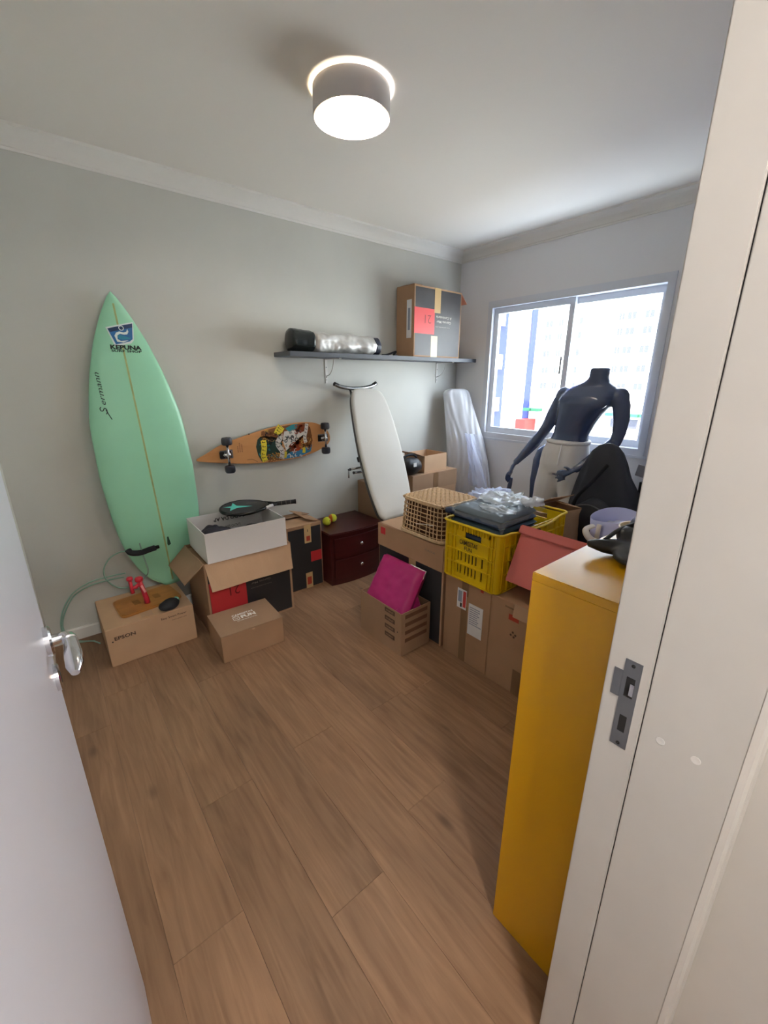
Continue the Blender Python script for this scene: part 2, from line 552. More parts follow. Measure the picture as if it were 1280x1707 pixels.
# strike plate: local u = -y (away from the room), v = z
plate = holes_panel(.025, .165, [(.006, .019, .098, .135), (.007, .018, .030, .062)], .0012, (-.0, -.0135, .908), -Y, Z, -X)
po = plate.build('strike_plate', STEEL, fr)
MB().box(-.0014, -.0002, -.0135, .0, 1.0, 1.05).build('strike_lip', STEEL, fr, bevel=.0004)
for z0, z1 in ((1.006, 1.043), (.938, .970)):
    MB().box(-.0006, .002, -.0330, -.0195, z0, z1).build('latch_hole_shade', DARK, fr)  # solid dark block, stands in for the shaded hole
for z in (1.065, .915):
    MB().lathe([(.003, 0), (.003, .001), (.0005, .0015)], (-.0012, -.026, z), (-1, 0, 0), 10).build('screw', DARK, fr)
MB().obox((-.004, -.027, 1.012), (-1, 0, 0), (0, 0, 1), (0, -1, 0), -.004, .022, .006).build('latch_tongue', CHROME, fr)

for dy, dz in ((-.081, .961), (-.127, .962)):
    MB().lathe([(0, 0), (.006, .0004), (.0065, 0)], (-.0002, dy, dz), (-1, 0, 0), 12).build('paint_chip', mat('chipped_paint', (214, 210, 204), .5), fr)
DX = -3.308
door = thing('door_1', 'white door leaf standing open at the left with chrome lever', None, (DX, -2.648, .008), kind='structure')
MB().box(-.035, 0, -.10, .690, 0, 2.08).build('leaf', DOOR_W, door, bevel=.0015)
hy, hz = .690 - .066, 1.060
MB().lathe([(.0, .0), (.026, .0), (.026, .007), (.022, .010), (.0, .010)], (0, hy, hz), X, 28).build('rosette', CHROME, door, smooth=False)
mbh = MB()
neck = [V(.008, hy, hz), V(.018, hy, hz), V(.026, hy, hz), V(.031, hy - .006, hz), V(.033, hy - .02, hz)]
mbh.tube(neck, [.010, .0095, .0095, .010, .011], 14)
lv = [V(.033, hy - .010, hz), V(.034, hy - .04, hz - .001), V(.034, hy - .07, hz - .003), V(.033, hy - .095, hz - .006), V(.032, hy - .112, hz - .009)]
mbh.tube(lv, [.010, .0115, .0130, .0120, .006], 14, flat=.9)
smooth_by_angle(mbh.build('lever', CHROME, door))
MB().lathe([(.0, .0), (.024, .0), (.024, .006), (.020, .008), (.0, .008)], (0, hy, hz - .072), X, 28).build('key_escutcheon', CHROME, door)
MB().box(.0075, .0085, hy - .003, hy + .003, hz - .084, hz - .062).build('keyhole', DARK, door)

# ------------------------------------------------------------------ ceiling lamp
LAMP_METAL = mat('lamp_white_metal', (206, 200, 198), .5)
def diffuser_mat():
    m = bpy.data.materials.new('lamp_diffuser')
    m.use_nodes = True
    nt = m.node_tree; nt.nodes.clear(); L = nt.links.new
    o = nt.nodes.new('ShaderNodeOutputMaterial')
    tr = nt.nodes.new('ShaderNodeBsdfTransparent'); tl = nt.nodes.new('ShaderNodeBsdfTranslucent'); df = nt.nodes.new('ShaderNodeBsdfDiffuse')
    tl.inputs[0].default_value = (*lin((250, 244, 232)), 1); df.inputs[0].default_value = (*lin((250, 244, 232)), 1)
    a = nt.nodes.new('ShaderNodeMixShader'); a.inputs[0].default_value = .5
    b = nt.nodes.new('ShaderNodeMixShader'); b.inputs[0].default_value = .06
    L(df.outputs[0], a.inputs[1]); L(tl.outputs[0], a.inputs[2]); L(tr.outputs[0], b.inputs[1]); L(a.outputs[0], b.inputs[2]); L(b.outputs[0], o.inputs[0])
    return m
DIFF = diffuser_mat()
def glow(name, colr, e):
    m = bpy.data.materials.new(name); m.use_nodes = True
    b = m.node_tree.nodes['Principled BSDF']
    b.inputs['Emission Color'].default_value = (*colr, 1); b.inputs['Emission Strength'].default_value = e
    return m
def drum_lamp(name, label, loc, bulbs):
    t = thing(name, label, 'ceiling lamp', loc)
    MB().lathe([(.150, .0), (.150, .090), (.147, .090), (.147, .0), (.150, 0)], n=64).build('drum', LAMP_METAL, t, smooth=False)
    smooth_by_angle(t.children[0], .6)
    MB().lathe([(.0, .004), (.1468, .004), (.1468, .007), (.0, .007)], n=64).build('diffuser', DIFF, t)
    MB().lathe([(.1466, .0075), (.1466, .0895)], n=64).build('glow_damper', mat('lamp_inside', (120, 104, 80), .7), t, smooth=True)  # added dull liner, dims the bounce inside the drum
    MB().lathe([(.0, .075), (.09, .075), (.09, .0975), (.0, .0975)], n=40).build('ceiling_plate', MATS['lamp_inside'], t)
    for (bx, by, colr, e) in bulbs:
        g = MB(); g.lathe([(.012, 0), (.014, .018), (.010, .024), (.0, .026)], (bx, by, .0755), (0, 0, -1), 14)
        g.build('bulb_socket', LAMP_METAL, t)
        q = MB(); blob(q, (bx, by, .052), (.032, .032, .013), 16, 8)
        q.build('bulb', glow('bulb_glow', colr, e), t, smooth=True)
    return t
ux, uy = .772 * .058, -.634 * .058
drum_lamp('ceiling_lamp', 'round white drum ceiling lamp glowing warm and white', (-2.06, -1.21, ZC - .0975),
          [(-ux, -uy, (1, .80, .52), BULB_W), (ux, uy, (1, .96, .93), BULB_W * 1.4)])
drum_lamp('hall_fill_lamp', 'added unseen fill lamp, drum shaped, on the hall ceiling', (-3.1, -3.45, ZC - .0975),  # added fill light behind the camera, no such lamp is known
          [(-.05, 0, (1, .97, .94), HALL_FILL_W), (.05, 0, (1, .97, .94), HALL_FILL_W)])

# ------------------------------------------------------------------ outside
FAC = mat('white_render', (236, 236, 232), .8)
b1 = thing('apartment_building', 'white apartment block with rows of small windows across the street', 'building', (22, 0, -9))
MB().box(0, 8, -40, 40, 0, 17).build('facade', FAC, b1)
BW = mat('far_window_glass', (58, 58, 68), .2)
BF = mat('far_window_frame', (150, 148, 150), .6)
shared = {}
def far_window(y, z, w, h):
    k = (w, h)
    if k not in shared:
        f = MB().box(-.06, 0, -w / 2 - .06, w / 2 + .06, -.06, h + .06).build('window', BF, b1)
        p = MB().box(-.075, -.055, -w / 2, -.02, 0, h).box(-.075, -.055, .02, w / 2, 0, h).build('pane', BW, f)
        shared[k] = (f.data, p.data)
    else:
        f = link('window', shared[k][0], b1); p = link('pane', shared[k][1], f)
    f.location = (0, y, z + 9)
for r_i, zz in enumerate((6.6, 5.55, 4.5, 3.75, 2.82, 1.86, .95)):
    for yy in (12.1, 11.35, 10.27, 7.95, 7.45, 6.6, 5.6, 4.4, 2.5):
        if r_i in (0, 1) and yy in (10.27, 7.95): continue
        far_window(yy, zz, .26 if yy in (11.35, 7.95) else .42, .34)
MB().box(-.12, 0, 12.95, 13.35, 0, 17).build('pilaster', mat('blue_paint', (30, 40, 104), .7), b1)
MB().box(-1.2, 0, 12.4, 13.1, 7.3, 8.05).build('awning', mat('red_awning', (150, 30, 20), .7), b1)
for k, yy in enumerate((5.6, 6.2, 6.8, 7.4, 12.0, 12.6)):
    MB().box(-.5, 0, yy, yy + .5, 8.55, 8.72).build('balcony_plant_box', mat('green_leaf', (30, 90, 60), .8), b1)
for k, yy in enumerate((5.4, 6.3, 7.2)):
    MB().box(-.06, 0, yy, yy + .5, 7.9, 8.4).build('shop_window', BW, b1)
MB().box(-1.0, -.1, 5.9, 6.7, 7.25, 7.42).build('red_sign', mat('red_sign', (160, 24, 20), .6), b1)
b2 = thing('blue_building', 'blue neighbouring building with white square windows at the left pane', 'building', (6, 6.2, -9))
MB().box(0, 3.5, 0, 3, 0, 24).build('facade', mat('blue_facade', (26, 38, 104), .7), b2)
for zz in (13.45, 12.15, 10.82, 9.45):
    w_ = MB().box(2.70, 3.25, -.06, 0, zz, zz + .45).build('window', FAC, b2)
    MB().box(2.80, 3.15, -.07, -.05, zz + .10, zz + .36).build('pane', mat('pale_glass', (170, 186, 200), .3), w_)
MB().box(7, 60, -60, 60, -9.2, -9).build('street', mat('street', (165, 163, 158), .9))
tag(bpy.data.objects['street'], 'pale street far below the window', None, kind='structure')
# ------------------------------------------------------------------ cartons
def carton(name, label, loc, rz, w, d, h, m=None, open_top=False, cat='box', t=.005, group=None, inside=None):
    """local: front face at y=0 (u=+x, outward -y), depth to +y, origin front-left-bottom corner"""
    m = m or CARD
    e = thing(name, label, cat, loc, rz, group=group)
    if open_top:
        mb = MB()
        o = [(0, 0), (w, 0), (w, d), (0, d)]; i = [(t, t), (w - t, t), (w - t, d - t), (t, d - t)]
        zb = t if inside is None else inside
        mb.rings([[V(*p, 0) for p in o], [V(*p, h) for p in o], [V(*p, h) for p in i], [V(*p, zb) for p in i]])
        mb.build('body', m, e)
    else:
        MB().box(0, w, 0, d, 0, h).build('body', m, e, bevel=.003)
    e['w'] = w; e['d'] = d; e['h'] = h
    return e

def flap(e, edge, length, ang, m=None, t=.004, wav=.0, inset=.004, name='flap', taper=.012):
    w, d, h = e['w'], e['d'], e['h']
    a = math.radians(ang)
    if edge in ('front', 'back'):
        out = -Y if edge == 'front' else Y; u = X; L = w
        o = V(0, 0 if edge == 'front' else d, h)
    else:
        out = -X if edge == 'left' else X; u = Y; L = d
        o = V(0 if edge == 'left' else w, 0, h)
    dirv = out * math.sin(a) + Z * math.cos(a)
    nrm = (out * math.cos(a) - Z * math.sin(a))
    o = o + (out * (t + .003) if ang > 150 else nrm * .001)
    n = 10
    rings = []
    for i in range(n + 1):
        f = i / n
        r = []
        for g, off in ((0, 0), (1, 0), (1, t), (0, t)):
            x_ = inset + (L - 2 * inset) * f
            if g == 1: x_ = inset + taper + (L - 2 * inset - 2 * taper) * f
            wob = wav * math.sin(f * 9 + length * 40) * g
            r.append(o + u * x_ + dirv * (length * g + (wob * .6 if g else 0)) + nrm * (off + wob))
        rings.append(r)
    return MB().rings(rings).build(name, m or CARD, e)

def fdecal(e, x0, x1, z0, z1, m, name, off=.0008, y=0):
    return MB().box(x0, x1, y - off, y + .0004, z0, z1).build(name, m, e)
def ftext(e, s, xc, zc, w, h, m, bold=.02, rot=0, off=.0018, name='lettering', y=0):
    u, v = X, Z
    if rot: 
        q = Matrix.Rotation(rot, 3, -Y); u, v = q @ X, q @ Z
    return put_text(e, s, (xc, y, zc), u, v, -Y, w, h, m, name, bold, off)

# carton with projector-brand print, at the surfboard's foot
ep = carton('cardboard_box', 'low brown carton marked EPSON carrying the surfboard', (-3.172, -.445, 0), 0, .442, .41, .226, CARD_L)
ftext(ep, 'EPSON', .085, .165, .10, .022, INK_BR, .03)
ftext(ep, 'Easy Smart Power', .335, .192, .135, .016, INK_BR, .015)
ftext(ep, 'www.epson.com', .36, .168, .08, .007, INK_BR, .0)
MB().box(.18, .24, .03, .41, .2255, .2268).build('tape', mat('clear_tape', (178, 146, 114), .3), ep)
MB().lathe([(.004, 0), (.004, .001), (0, .001)], (.025, -.0002, .15), -Y, 10).build('staple_dot', INK, ep)

# big black-and-red carton, flaps open, white box on top
iz = carton('cardboard_box', 'open carton with red IZ panel and hanging tan flap under white box', (-2.655, -.50, 0), 0, .545, .385, .478, CARD, open_top=True, inside=.455)
fdecal(iz, .012, .200, .012, .40, BLACKP, 'print_panel')
fdecal(iz, .195, .530, .012, .40, BLACKP, 'print_panel')
fdecal(iz, .014, .232, .135, .350, REDP, 'red_panel', .0014)
ftext(iz, '21', .160, .265, .062, .058, mat('dark_red_ink', (112, 24, 28), .6), .0, rot=PI, off=.0022, name='number')
ftext(iz, 'A Camisetaria', .330, .300, .13, .014, INK_G, .01, rot=PI, off=.0014)
ftext(iz, 'Garota Mar', .330, .272, .13, .014, INK_G, .01, rot=PI, off=.0014)
ftext(iz, 'www.camisetasfun.com', .330, .240, .14, .008, INK_G, .0, rot=PI, off=.0014)
flap(iz, 'front', .165, 163, CARD_L, wav=.004)
flap(iz, 'left', .15, 132, CARD_D)
flap(iz, 'right', .10, 176, CARD)

wb = carton('white_box', 'open white box holding dark cloth, on the red IZ carton', (-2.632, -.515, .479), -.02, .492, .375, .182, mat('white_board', (226, 222, 218), .6), open_top=True, t=.004)
put_text(wb, 'LADO DA AP', (.26, .375 - .0045, .135), -X, -Z, -Y, .20, .026, INK, bold=.02, off=.0006)
put_text(wb, 'LADO DA', (.28, .375 - .0045, .075), -X, -Z, -Y, .10, .020, INK_G, bold=.01, off=.0006)
cl = MB()
blob(cl, (-2.53, -.34, .565), (.085, .11, .085), 28, 16, .04, 11, 3, zmin=.486)
blob(cl, (-2.45, -.33, .535), (.10, .10, .06), 28, 16, .03, 13, 5, zmin=.486)
c_o = remesh(cl, .008, mat('navy_cloth', (46, 44, 56), .8, var=.15), 'folded_cloth', None, 2)
tag(c_o, 'crumpled dark navy cloth inside the white box', 'cloth')
cl = MB(); blob(cl, (-2.27, -.28, .525), (.09, .09, .045), 26, 14, .03, 12, 9, zmin=.486)
tag(remesh(cl, .008, mat('grey_cloth', (120, 116, 114), .8, var=.12), 'folded_cloth', None, 2), 'grey cloth lying in the white box beside navy cloth', 'cloth')

# racket on the rim of the white box
rk_dir = V(.452, -.20, .012).normalized()
rk = thing('beach_racket', 'black beach tennis racket with turquoise star across white box', 'racket', (-2.285, -.195, .668))
rk.rotation_euler = (math.radians(7), math.radians(-1), math.atan2(rk_dir.y, rk_dir.x) + .10)
out = []
for i in range(44):
    a = 2 * PI * i / 44
    rx = .135 + (.03 * math.cos(a) if math.cos(a) > 0 else 0)
    out.append((rx * math.cos(a), .112 * math.sin(a) * (1 - .10 * max(0, math.cos(a)))))
FACE = mat('racket_face', (44, 46, 48), .35, var=.1, vscale=60)
MB().prism(out, (0, 0, .002), X, Y, Z, .017).build('head', FACE, rk, bevel=.003)
MB().tube([V(p[0], p[1], .0105) for p in out], .0112, 8, closed=True).build('frame', BLACKG, rk, smooth=True)
g = MB()
g.tube([V(.150, .048, .011), V(.20, .018, .011), V(.235, .004, .011)], .010, 8).tube([V(.150, -.048, .011), V(.20, -.018, .011), V(.235, -.004, .011)], .010, 8)
g.build('throat', BLACKG, rk, smooth=True)
MB().tube([V(.15, -.052, .0115), V(.195, -.022, .0115)], .0112, 8).build('throat_label', PAPER, rk, smooth=True)
MB().tube([V(.215, 0, .011), V(.23, 0, .011), V(.34, 0, .011), V(.355, 0, .011)], [.013, .0145, .0145, .017], 12).build('grip', BLACK, rk, smooth=True)
for q in (.255, .285, .315):
    MB().tube([V(q, 0, .011), V(q + .004, 0, .011)], .0151, 12).build('grip_stripe', INK_G, rk)
TURQ = mat('turquoise_print', (112, 238, 222), .5)
star = [(.085, -.012), (-.012, .022), (-.036, .076), (-.046, .022), (-.098, .020), (-.052, -.004), (-.058, -.052), (-.014, -.016)]
MB().prism([(p[0] - .02, p[1]) for p in star], (0, 0, .0192), X, Y, Z, .0005).build('star_print', TURQ, rk)
MB().prism([(.03, .052), (.10, .040), (.10, .034), (.03, .044)], (0, 0, .0192), X, Y, Z, .0005).build('brand_print', INK_G, rk)

# small carton in front
fb = carton('cardboard_box', 'small closed brown carton with white FUN logo on its lid', (-2.692, -.795, 0), -.05, .352, .275, .163, CARD)
MB().box(-.001, .353, -.001, .276, .1615, .1655).build('lid', CARD_D, fb, bevel=.001)
Wt = lambda s, xc, yc_, w, h, b=.02: put_text(fb, s, (xc, yc_, .1657), X, Y, Z, w, h, INK_W, 'lettering', b, .0008)
Wt('CAMISETAS', .175, .178, .125, .020, .03)
Wt('FUN', .198, .142, .085, .034, .05)
Wt('ESTAMPARIA DIGITAL', .182, .108, .115, .010, .0)
out_b = [(.112, .124), (.145, .124), (.145, .160), (.112, .160)]
g = MB()
for (a, b) in zip(out_b, out_b[1:] + out_b[:1]): g.tube([V(*a, .1660), V(*b, .1660)], .0018, 4)
g.tube([V(.120, .146, .166), V(.124, .136, .166), V(.1285, .145, .166), V(.133, .136, .166), V(.137, .146, .166)], .0018, 4)
g.build('logo_mark', INK_W, fb)
MB().box(.170, .185, -.003, .0, .150, .158).build('lid_tab', CARD_L, fb, bevel=.001)

# tall black carton between the white-box stack and the nightstand
bk = carton('cardboard_box', 'black printed carton with tan tape beside the nightstand', (-2.037, -.312, 0), .0, .278, .29, .497, CARD)
fdecal(bk, .008, .270, .008, .478, BLACKP, 'print_panel')
fdecal(bk, .135, .190, .36, .497, TAPE_L, 'tape', .0016)
fdecal(bk, .150, .180, .375, .412, mat('orange_red_print', (176, 62, 40), .5), 'sticker', .0022)
fdecal(bk, .130, .185, .0, .125, TAPE_L, 'tape', .0016)
fdecal(bk, .140, .175, .03, .09, MATS['orange_red_print'], 'sticker', .0022)
fdecal(bk, .180, .270, .205, .285, REDP, 'red_panel', .0014)
ftext(bk, 'i', .163, .455, .006, .02, INK, .0)
flap(bk, 'back', .15, -80, CARD_D)
flap(bk, 'front', .13, -84, CARD_L)
flap(bk, 'right', .12, -72, CARD)

# ------------------------------------------------------------------ surfboard
tail, nose = V(-2.745, -.074, .228), V(-2.806, -.036, 1.935)
ez = (nose - tail).normalized(); LEN = (nose - tail).length
ex = (X - ez * X.dot(ez)).normalized(); en = ex.cross(ez)      # en points to the viewer side (-y)
if en.y > 0: en = -en
sb = thing('surfboard', 'mint green surfboard with KEPUNA logo leaning on the grey wall', 'surfboard')
Mx = Matrix((ex, ez.cross(ex) * -1, ez)).transposed()
HWT = [(0, .048), (.02, .066), (.045, .105), (.10, .145), (.16, .175), (.21, .193), (.27, .213), (.37, .231), (.52, .244), (.74, .252), (.96, .242), (1.06, .234), (1.20, .205), (1.30, .181), (1.46, .130), (1.59, .073), (1.66, .036), (1.70, .012), (LEN, .001)]
def hwid(s):
    # smoothed table
    return sum(interp(HWT, min(max(s + q, 0), LEN)) for q in (-.03, -.015, 0, .015, .03)) / 5 if .03 < s < LEN - .03 else interp(HWT, s)
def thick(s):
    f = s / LEN
    return max(.006, .060 * (max(0, math.sin(PI * min(max(f * .93 + .05, 0), 1)))) ** .55)
def rocker(s):
    f = s / LEN
    return .0
def sbp(xx, s, side=1, off=0):
    w = max(hwid(s), 1e-3); k = min(abs(xx) / w, 1)
    y = thick(s) * .5 * (1 - k ** 2.6) ** .5 + off
    return tail + ex * xx + ez * s + en * (y * side + rocker(s))
ns = 70; nu = 14
rings = []
for i in range(ns + 1):
    s = LEN * i / ns
    w = hwid(s)
    xs = [w * math.sin(-PI / 2 + PI * j / nu) for j in range(nu + 1)]
    rings.append([sbp(q, s, 1) for q in xs] + [sbp(q, s, -1) for q in xs[-2:0:-1]])
GREEN = mat('mint_resin', (162, 226, 190), .32, var=.04, vscale=3)
MB().rings(rings).build('hull', GREEN, sb, smooth=True)
# wooden stringer showing through
st = MB()
for i in range(60):
    s0, s1 = .03 + 1.62 * i / 60, .03 + 1.62 * (i + 1) / 60
    st.add([sbp(-.0045, s0, 1, .0008), sbp(.0045, s0, 1, .0008), sbp(.0045, s1, 1, .0008), sbp(-.0045, s1, 1, .0008)], [(0, 1, 2, 3)])
st.build('stringer', mat('pale_stringer', (172, 186, 122), .35, var=.15, vscale=30), sb)
def on_board(c_x, c_s, rot=0, off=.0012):
    ca, sa = math.cos(rot), math.sin(rot)
    return lambda a, b: sbp(c_x + a * ca - b * sa, c_s + a * sa + b * ca, 1, off)
def board_poly(pts, m, name, off, par=None):
    bm = bmesh.new()
    bm.faces.new([bm.verts.new((p[0], p[1], 0)) for p in pts])
    bmesh.ops.triangulate(bm, faces=bm.faces[:])
    for _ in range(3):
        es = [e for e in bm.edges if e.calc_length() > .010]
        if es: bmesh.ops.subdivide_edges(bm, edges=es, cuts=1, use_grid_fill=True)
        bmesh.ops.triangulate(bm, faces=bm.faces[:])
    for v in bm.verts: v.co = sbp(v.co.x, v.co.y, 1, off)
    me = bpy.data.meshes.new(name); bm.to_mesh(me); bm.free()
    me.materials.append(m)
    return link(name, me, par or sb)
LB = mat('logo_blue', (38, 108, 168), .4); LBD = mat('logo_navy', (30, 62, 104), .4); LT = mat('logo_teal', (40, 140, 172), .4); LW = mat('logo_white', (222, 236, 232), .4)
base_s = .228
def SZ(xw, zw):                    # world x,z on the wall side -> board coords
    s = (zw - tail.z) / ez.z
    return (xw - tail.x - ez.x * s, s)
quad = [SZ(-2.852, 1.752), SZ(-2.730, 1.781), SZ(-2.742, 1.700), SZ(-2.758, 1.688), SZ(-2.826, 1.672)]
qw = [SZ(-2.860, 1.758), SZ(-2.724, 1.789), SZ(-2.736, 1.694), SZ(-2.752, 1.678), SZ(-2.832, 1.662)]
lg = board_poly(qw, LW, 'logo', .0010)
board_poly(quad, LB, 'logo_field', .0015, sb)
board_poly([SZ(-2.852, 1.752), SZ(-2.730, 1.781), SZ(-2.733, 1.760), SZ(-2.842, 1.734)], LBD, 'logo_field', .0018, sb)
wave = [(-2.826, 1.716), (-2.816, 1.732), (-2.800, 1.738), (-2.780, 1.733), (-2.766, 1.738), (-2.760, 1.752), (-2.756, 1.738), (-2.764, 1.724), (-2.780, 1.722), (-2.798, 1.726), (-2.812, 1.718), (-2.814, 1.700), (-2.800, 1.690), (-2.762, 1.694), (-2.790, 1.682), (-2.818, 1.686)]
board_poly([SZ(*p) for p in wave], LW, 'logo_wave', .0022, sb)
board_poly([SZ(*p) for p in [(-2.812, 1.716), (-2.800, 1.722), (-2.780, 1.716), (-2.760, 1.708), (-2.745, 1.706), (-2.760, 1.700), (-2.790, 1.697), (-2.808, 1.702)]], LT, 'logo_wave', .0025, sb)
cx_, cz_ = SZ(-2.788, 1.755)
board_poly([(cx_ + .013 * math.cos(a), cz_ + .013 * math.sin(a)) for a in [2 * PI * k / 14 for k in range(14)]], LW, 'logo_dot', .0026, sb)
board_poly([(cx_ + .009 * math.cos(a), cz_ + .009 * math.sin(a)) for a in [2 * PI * k / 14 for k in range(14)]], LBD, 'logo_dot', .0030, sb)
kx, ks = SZ(-2.780, 1.657)
INKG = mat('board_ink', (18, 44, 34), .4)
put_text(sb, 'KEPUNA', (0, 0, 0), X, Z, -Y, .150, .024, INKG, 'lettering', .05, warp=on_board(kx, ks, -.04))
kx, ks = SZ(-2.780, 1.638)
put_text(sb, 'SURF SHOP', (0, 0, 0), X, Z, -Y, .146, .012, INKG, 'lettering', .03, warp=on_board(kx, ks, -.04))
# handwritten signature running up the left rail
sig = [(.0, .02), (.028, .03), (.03, .012), (.008, .004), (.0, -.012), (.02, -.022), (.012, -.006), (-.006, -.004)]
def sigline(pts, w=.0022):
    p = spline([V(a, b, 0) for a, b in pts], 5)
    mb_ = MB()
    for a, b in zip(p, p[1:]):
        d = (b - a); 
        if d.length < 1e-6: continue
        q = V(-d.y, d.x, 0).normalized() * w
        mb_.add([sbp(c.x, c.y, 1, .0012) for c in (a - q, b - q, b + q, a + q)], [(0, 1, 2, 3)])
    return mb_
S0x, S0s = SZ(-2.938, 1.42)
ox = S0x; o0 = S0s
strokes = [[(-.016, -.066), (-.022, -.076), (-.017, -.088), (-.008, -.084), (-.002, -.074), (.006, -.078), (.008, -.092), (.002, -.106)],
           [(.004, -.082), (.012, -.108), (.022, -.136)]]
put_text(sb, 'ermann', (0, 0, 0), X, Z, -Y, .168, .017, INKG, 'signature', -.005, warp=lambda a, b: sbp(ox - b + .002, o0 + .028 + a + b * .45, 1, .0012))
sg = MB()
for sline in strokes:
    k = sigline([(ox + a, o0 + b) for a, b in sline]); sg.add(k.v, k.f)
sg.build('signature', INKG, sb)
px_, ps_ = SZ(-2.735, .52)
board_poly([(px_ - .004, ps_ + .03), (px_ + .004, ps_ + .03), (px_ + .010, ps_ - .022), (px_ - .006, ps_ - .030), (px_ - .010, ps_ - .018)], mat('leash_plug', (40, 84, 66), .5), 'leash_plug', .0016)
# leash
LC = mat('leash_cord', (150, 188, 172), .35)
le = thing('surf_leash', 'pale green coiled surf leash with black cuff by the surfboard tail', 'leash', (-3.0, -.06, .23))
def rel(pts, o=(-3.0, -.06, .23)):
    return [V(*p) - V(*o) for p in pts]
c1 = spline(rel([(-2.955, -.115, .520), (-2.995, -.06, .505), (-3.050, -.035, .475), (-3.092, -.025, .410), (-3.092, -.025, .340), (-3.045, -.03, .275), (-2.975, -.045, .262), (-2.905, -.06, .300), (-2.880, -.125, .37), (-2.892, -.135, .48), (-2.898, -.13, .56)]), 8)
MB().tube(c1, .0042, 7).build('cord', LC, le, smooth=True)
c2 = spline(rel([(-2.99, -.045, .36), (-3.07, -.025, .355), (-3.17, -.022, .348), (-3.262, -.022, .305), (-3.322, -.022, .225), (-3.352, -.025, .130), (-3.345, -.04, .045), (-3.30, -.06, .012), (-3.23, -.09, .006), (-3.195, -.15, .006)]), 8)
MB().tube(c2, .0042, 7).build('cord', LC, le, smooth=True)
c3 = spline(rel([(-3.0, -.04, .335), (-3.08, -.03, .335), (-3.18, -.028, .328), (-3.262, -.028, .288), (-3.316, -.03, .212), (-3.345, -.032, .126), (-3.332, -.045, .045), (-3.285, -.065, .016), (-3.215, -.1, .006)]), 8)
MB().tube(c3, .0042, 7).build('cord', LC, le, smooth=True)
MB().tube(spline(rel([(-2.962, -.118, .528), (-2.950, -.135, .512), (-2.905, -.14, .503), (-2.855, -.14, .510), (-2.822, -.135, .512)]), 5), .019, 10, flat=.7).build('cuff', BLACKF, le, smooth=True)
MB().tube(rel([(-2.822, -.135, .512), (-2.800, -.135, .514)]), [.012, .010], 10).build('swivel', BLACKG, le, smooth=True)

# wooden plate, red clamp and black pouch on the EPSON carton
WOODO = mat('orange_wood', (176, 118, 58), .45, var=.14, vscale=5, stretch=(1, 5, 1))
wp = thing('wooden_board', 'small orange wooden balance board on the EPSON carton', 'board', (-2.925, -.235, .2265), .12)
o_ = []
for cx0, cy0, a0 in ((.125, .085, 0), (-.125, .085, 90), (-.135, -.09, 180), (.125, -.085, 270)):
    for k in range(6):
        a = math.radians(a0 + k * 18); o_.append((cx0 + .035 * math.cos(a), cy0 + .03 * math.sin(a)))
MB().prism(o_, (0, 0, .0), X, Y, Z, .016).build('deck', WOODO, wp, bevel=.004)
for q in (-.06, .05):
    MB().prism([(q - .018, -.03), (q + .018, -.03), (q + .018, .03), (q - .018, .03)], (0, 0, .016), X, Y, Z, .0006).build('wear_mark', mat('worn_wood', (146, 96, 44), .5), wp)
rc = thing('red_clamp', 'small red metal clamp standing on the orange wooden board', 'clamp', (-2.935, -.285, .2425), .25)
REDM = mat('red_enamel', (206, 44, 62), .35)
MB().tube([V(0, 0, .0), V(.0, .004, .03), V(-.004, .02, .09), V(-.008, .035, .135)], [.022, .020, .018, .017], 10, flat=.7).build('body', REDM, rc, smooth=True)
MB().tube([V(-.012, .035, .115), V(-.03, .04, .100), V(-.05, .042, .102)], [.011, .012, .010], 8).build('arm', REDM, rc, smooth=True)
MB().tube([V(-.05, .042, .07), V(-.052, .044, .11), V(-.052, .046, .155)], [.012, .010, .010], 8).build('screw', REDM, rc, smooth=True)
MB().lathe([(0, 0), (.016, .003), (.018, .012), (.014, .022), (0, .025)], (-.052, .046, .148), Z, 12).build('knob', REDM, rc, smooth=True)
MB().lathe([(.018, 0), (.022, .006), (.022, .02), (.016, .026), (0, .026)], (-.008, .036, .13), Z, 12, cap0=True).build('cap', REDM, rc, smooth=True)
MB().tube([V(-.006, -.016, .075), V(-.010, .012, .11)], [.007, .007], 6).build('label_strip', mat('pink_label', (232, 150, 150), .5), rc)
pc = MB()
blob(pc, (0, 0, .022), (.062, .042, .030), 24, 14, .006, 20, 2, zmin=0)
pt = thing('pouch', 'rounded black pouch with teal tip at the carton edge', 'pouch', (-2.842, -.402, .2272), .45)
pc.build('shell', BLACKF, pt, smooth=True)
tp = MB(); blob(tp, (.050, .004, .026), (.016, .020, .020), 14, 8); tp.build('teal_tip', mat('teal_tip', (120, 172, 152), .5), pt, smooth=True)

# ------------------------------------------------------------------ longboard on the wall
lb = thing('longboard', 'wooden pintail longboard skateboard hung on the grey wall', 'skateboard', (-1.985, -.03, 1.06))
LO = (-1.985, 1.06)
top = [(-2.491, .997), (-2.423, 1.032), (-2.329, 1.078), (-2.197, 1.117), (-2.023, 1.158), (-1.838, 1.185), (-1.691, 1.190), (-1.59, 1.172), (-1.513, 1.124), (-1.483, 1.066)]
bot = [(-1.502, 1.012), (-1.602, .966), (-1.759, .933), (-1.953, .924), (-2.132, .933), (-2.296, .954), (-2.43, .978)]
ol = spline([V(a - LO[0], b - LO[1], 0) for a, b in top + bot], 5, closed=True)
ol = [(p.x, p.y) for p in ol]
DKW = mat('maple_ply', (206, 148, 92), .4, var=.05, vscale=4, stretch=(1, 1, 6))
MB().prism(ol, (0, 0, 0), X, Z, -Y, .012).build('deck', DKW, lb, bevel=.003)
MB().prism([(a * .985, b * .985) for a, b in ol], (0, .0015, 0), X, Z, -Y, .0018).build('grip_tape', BLACK, lb)
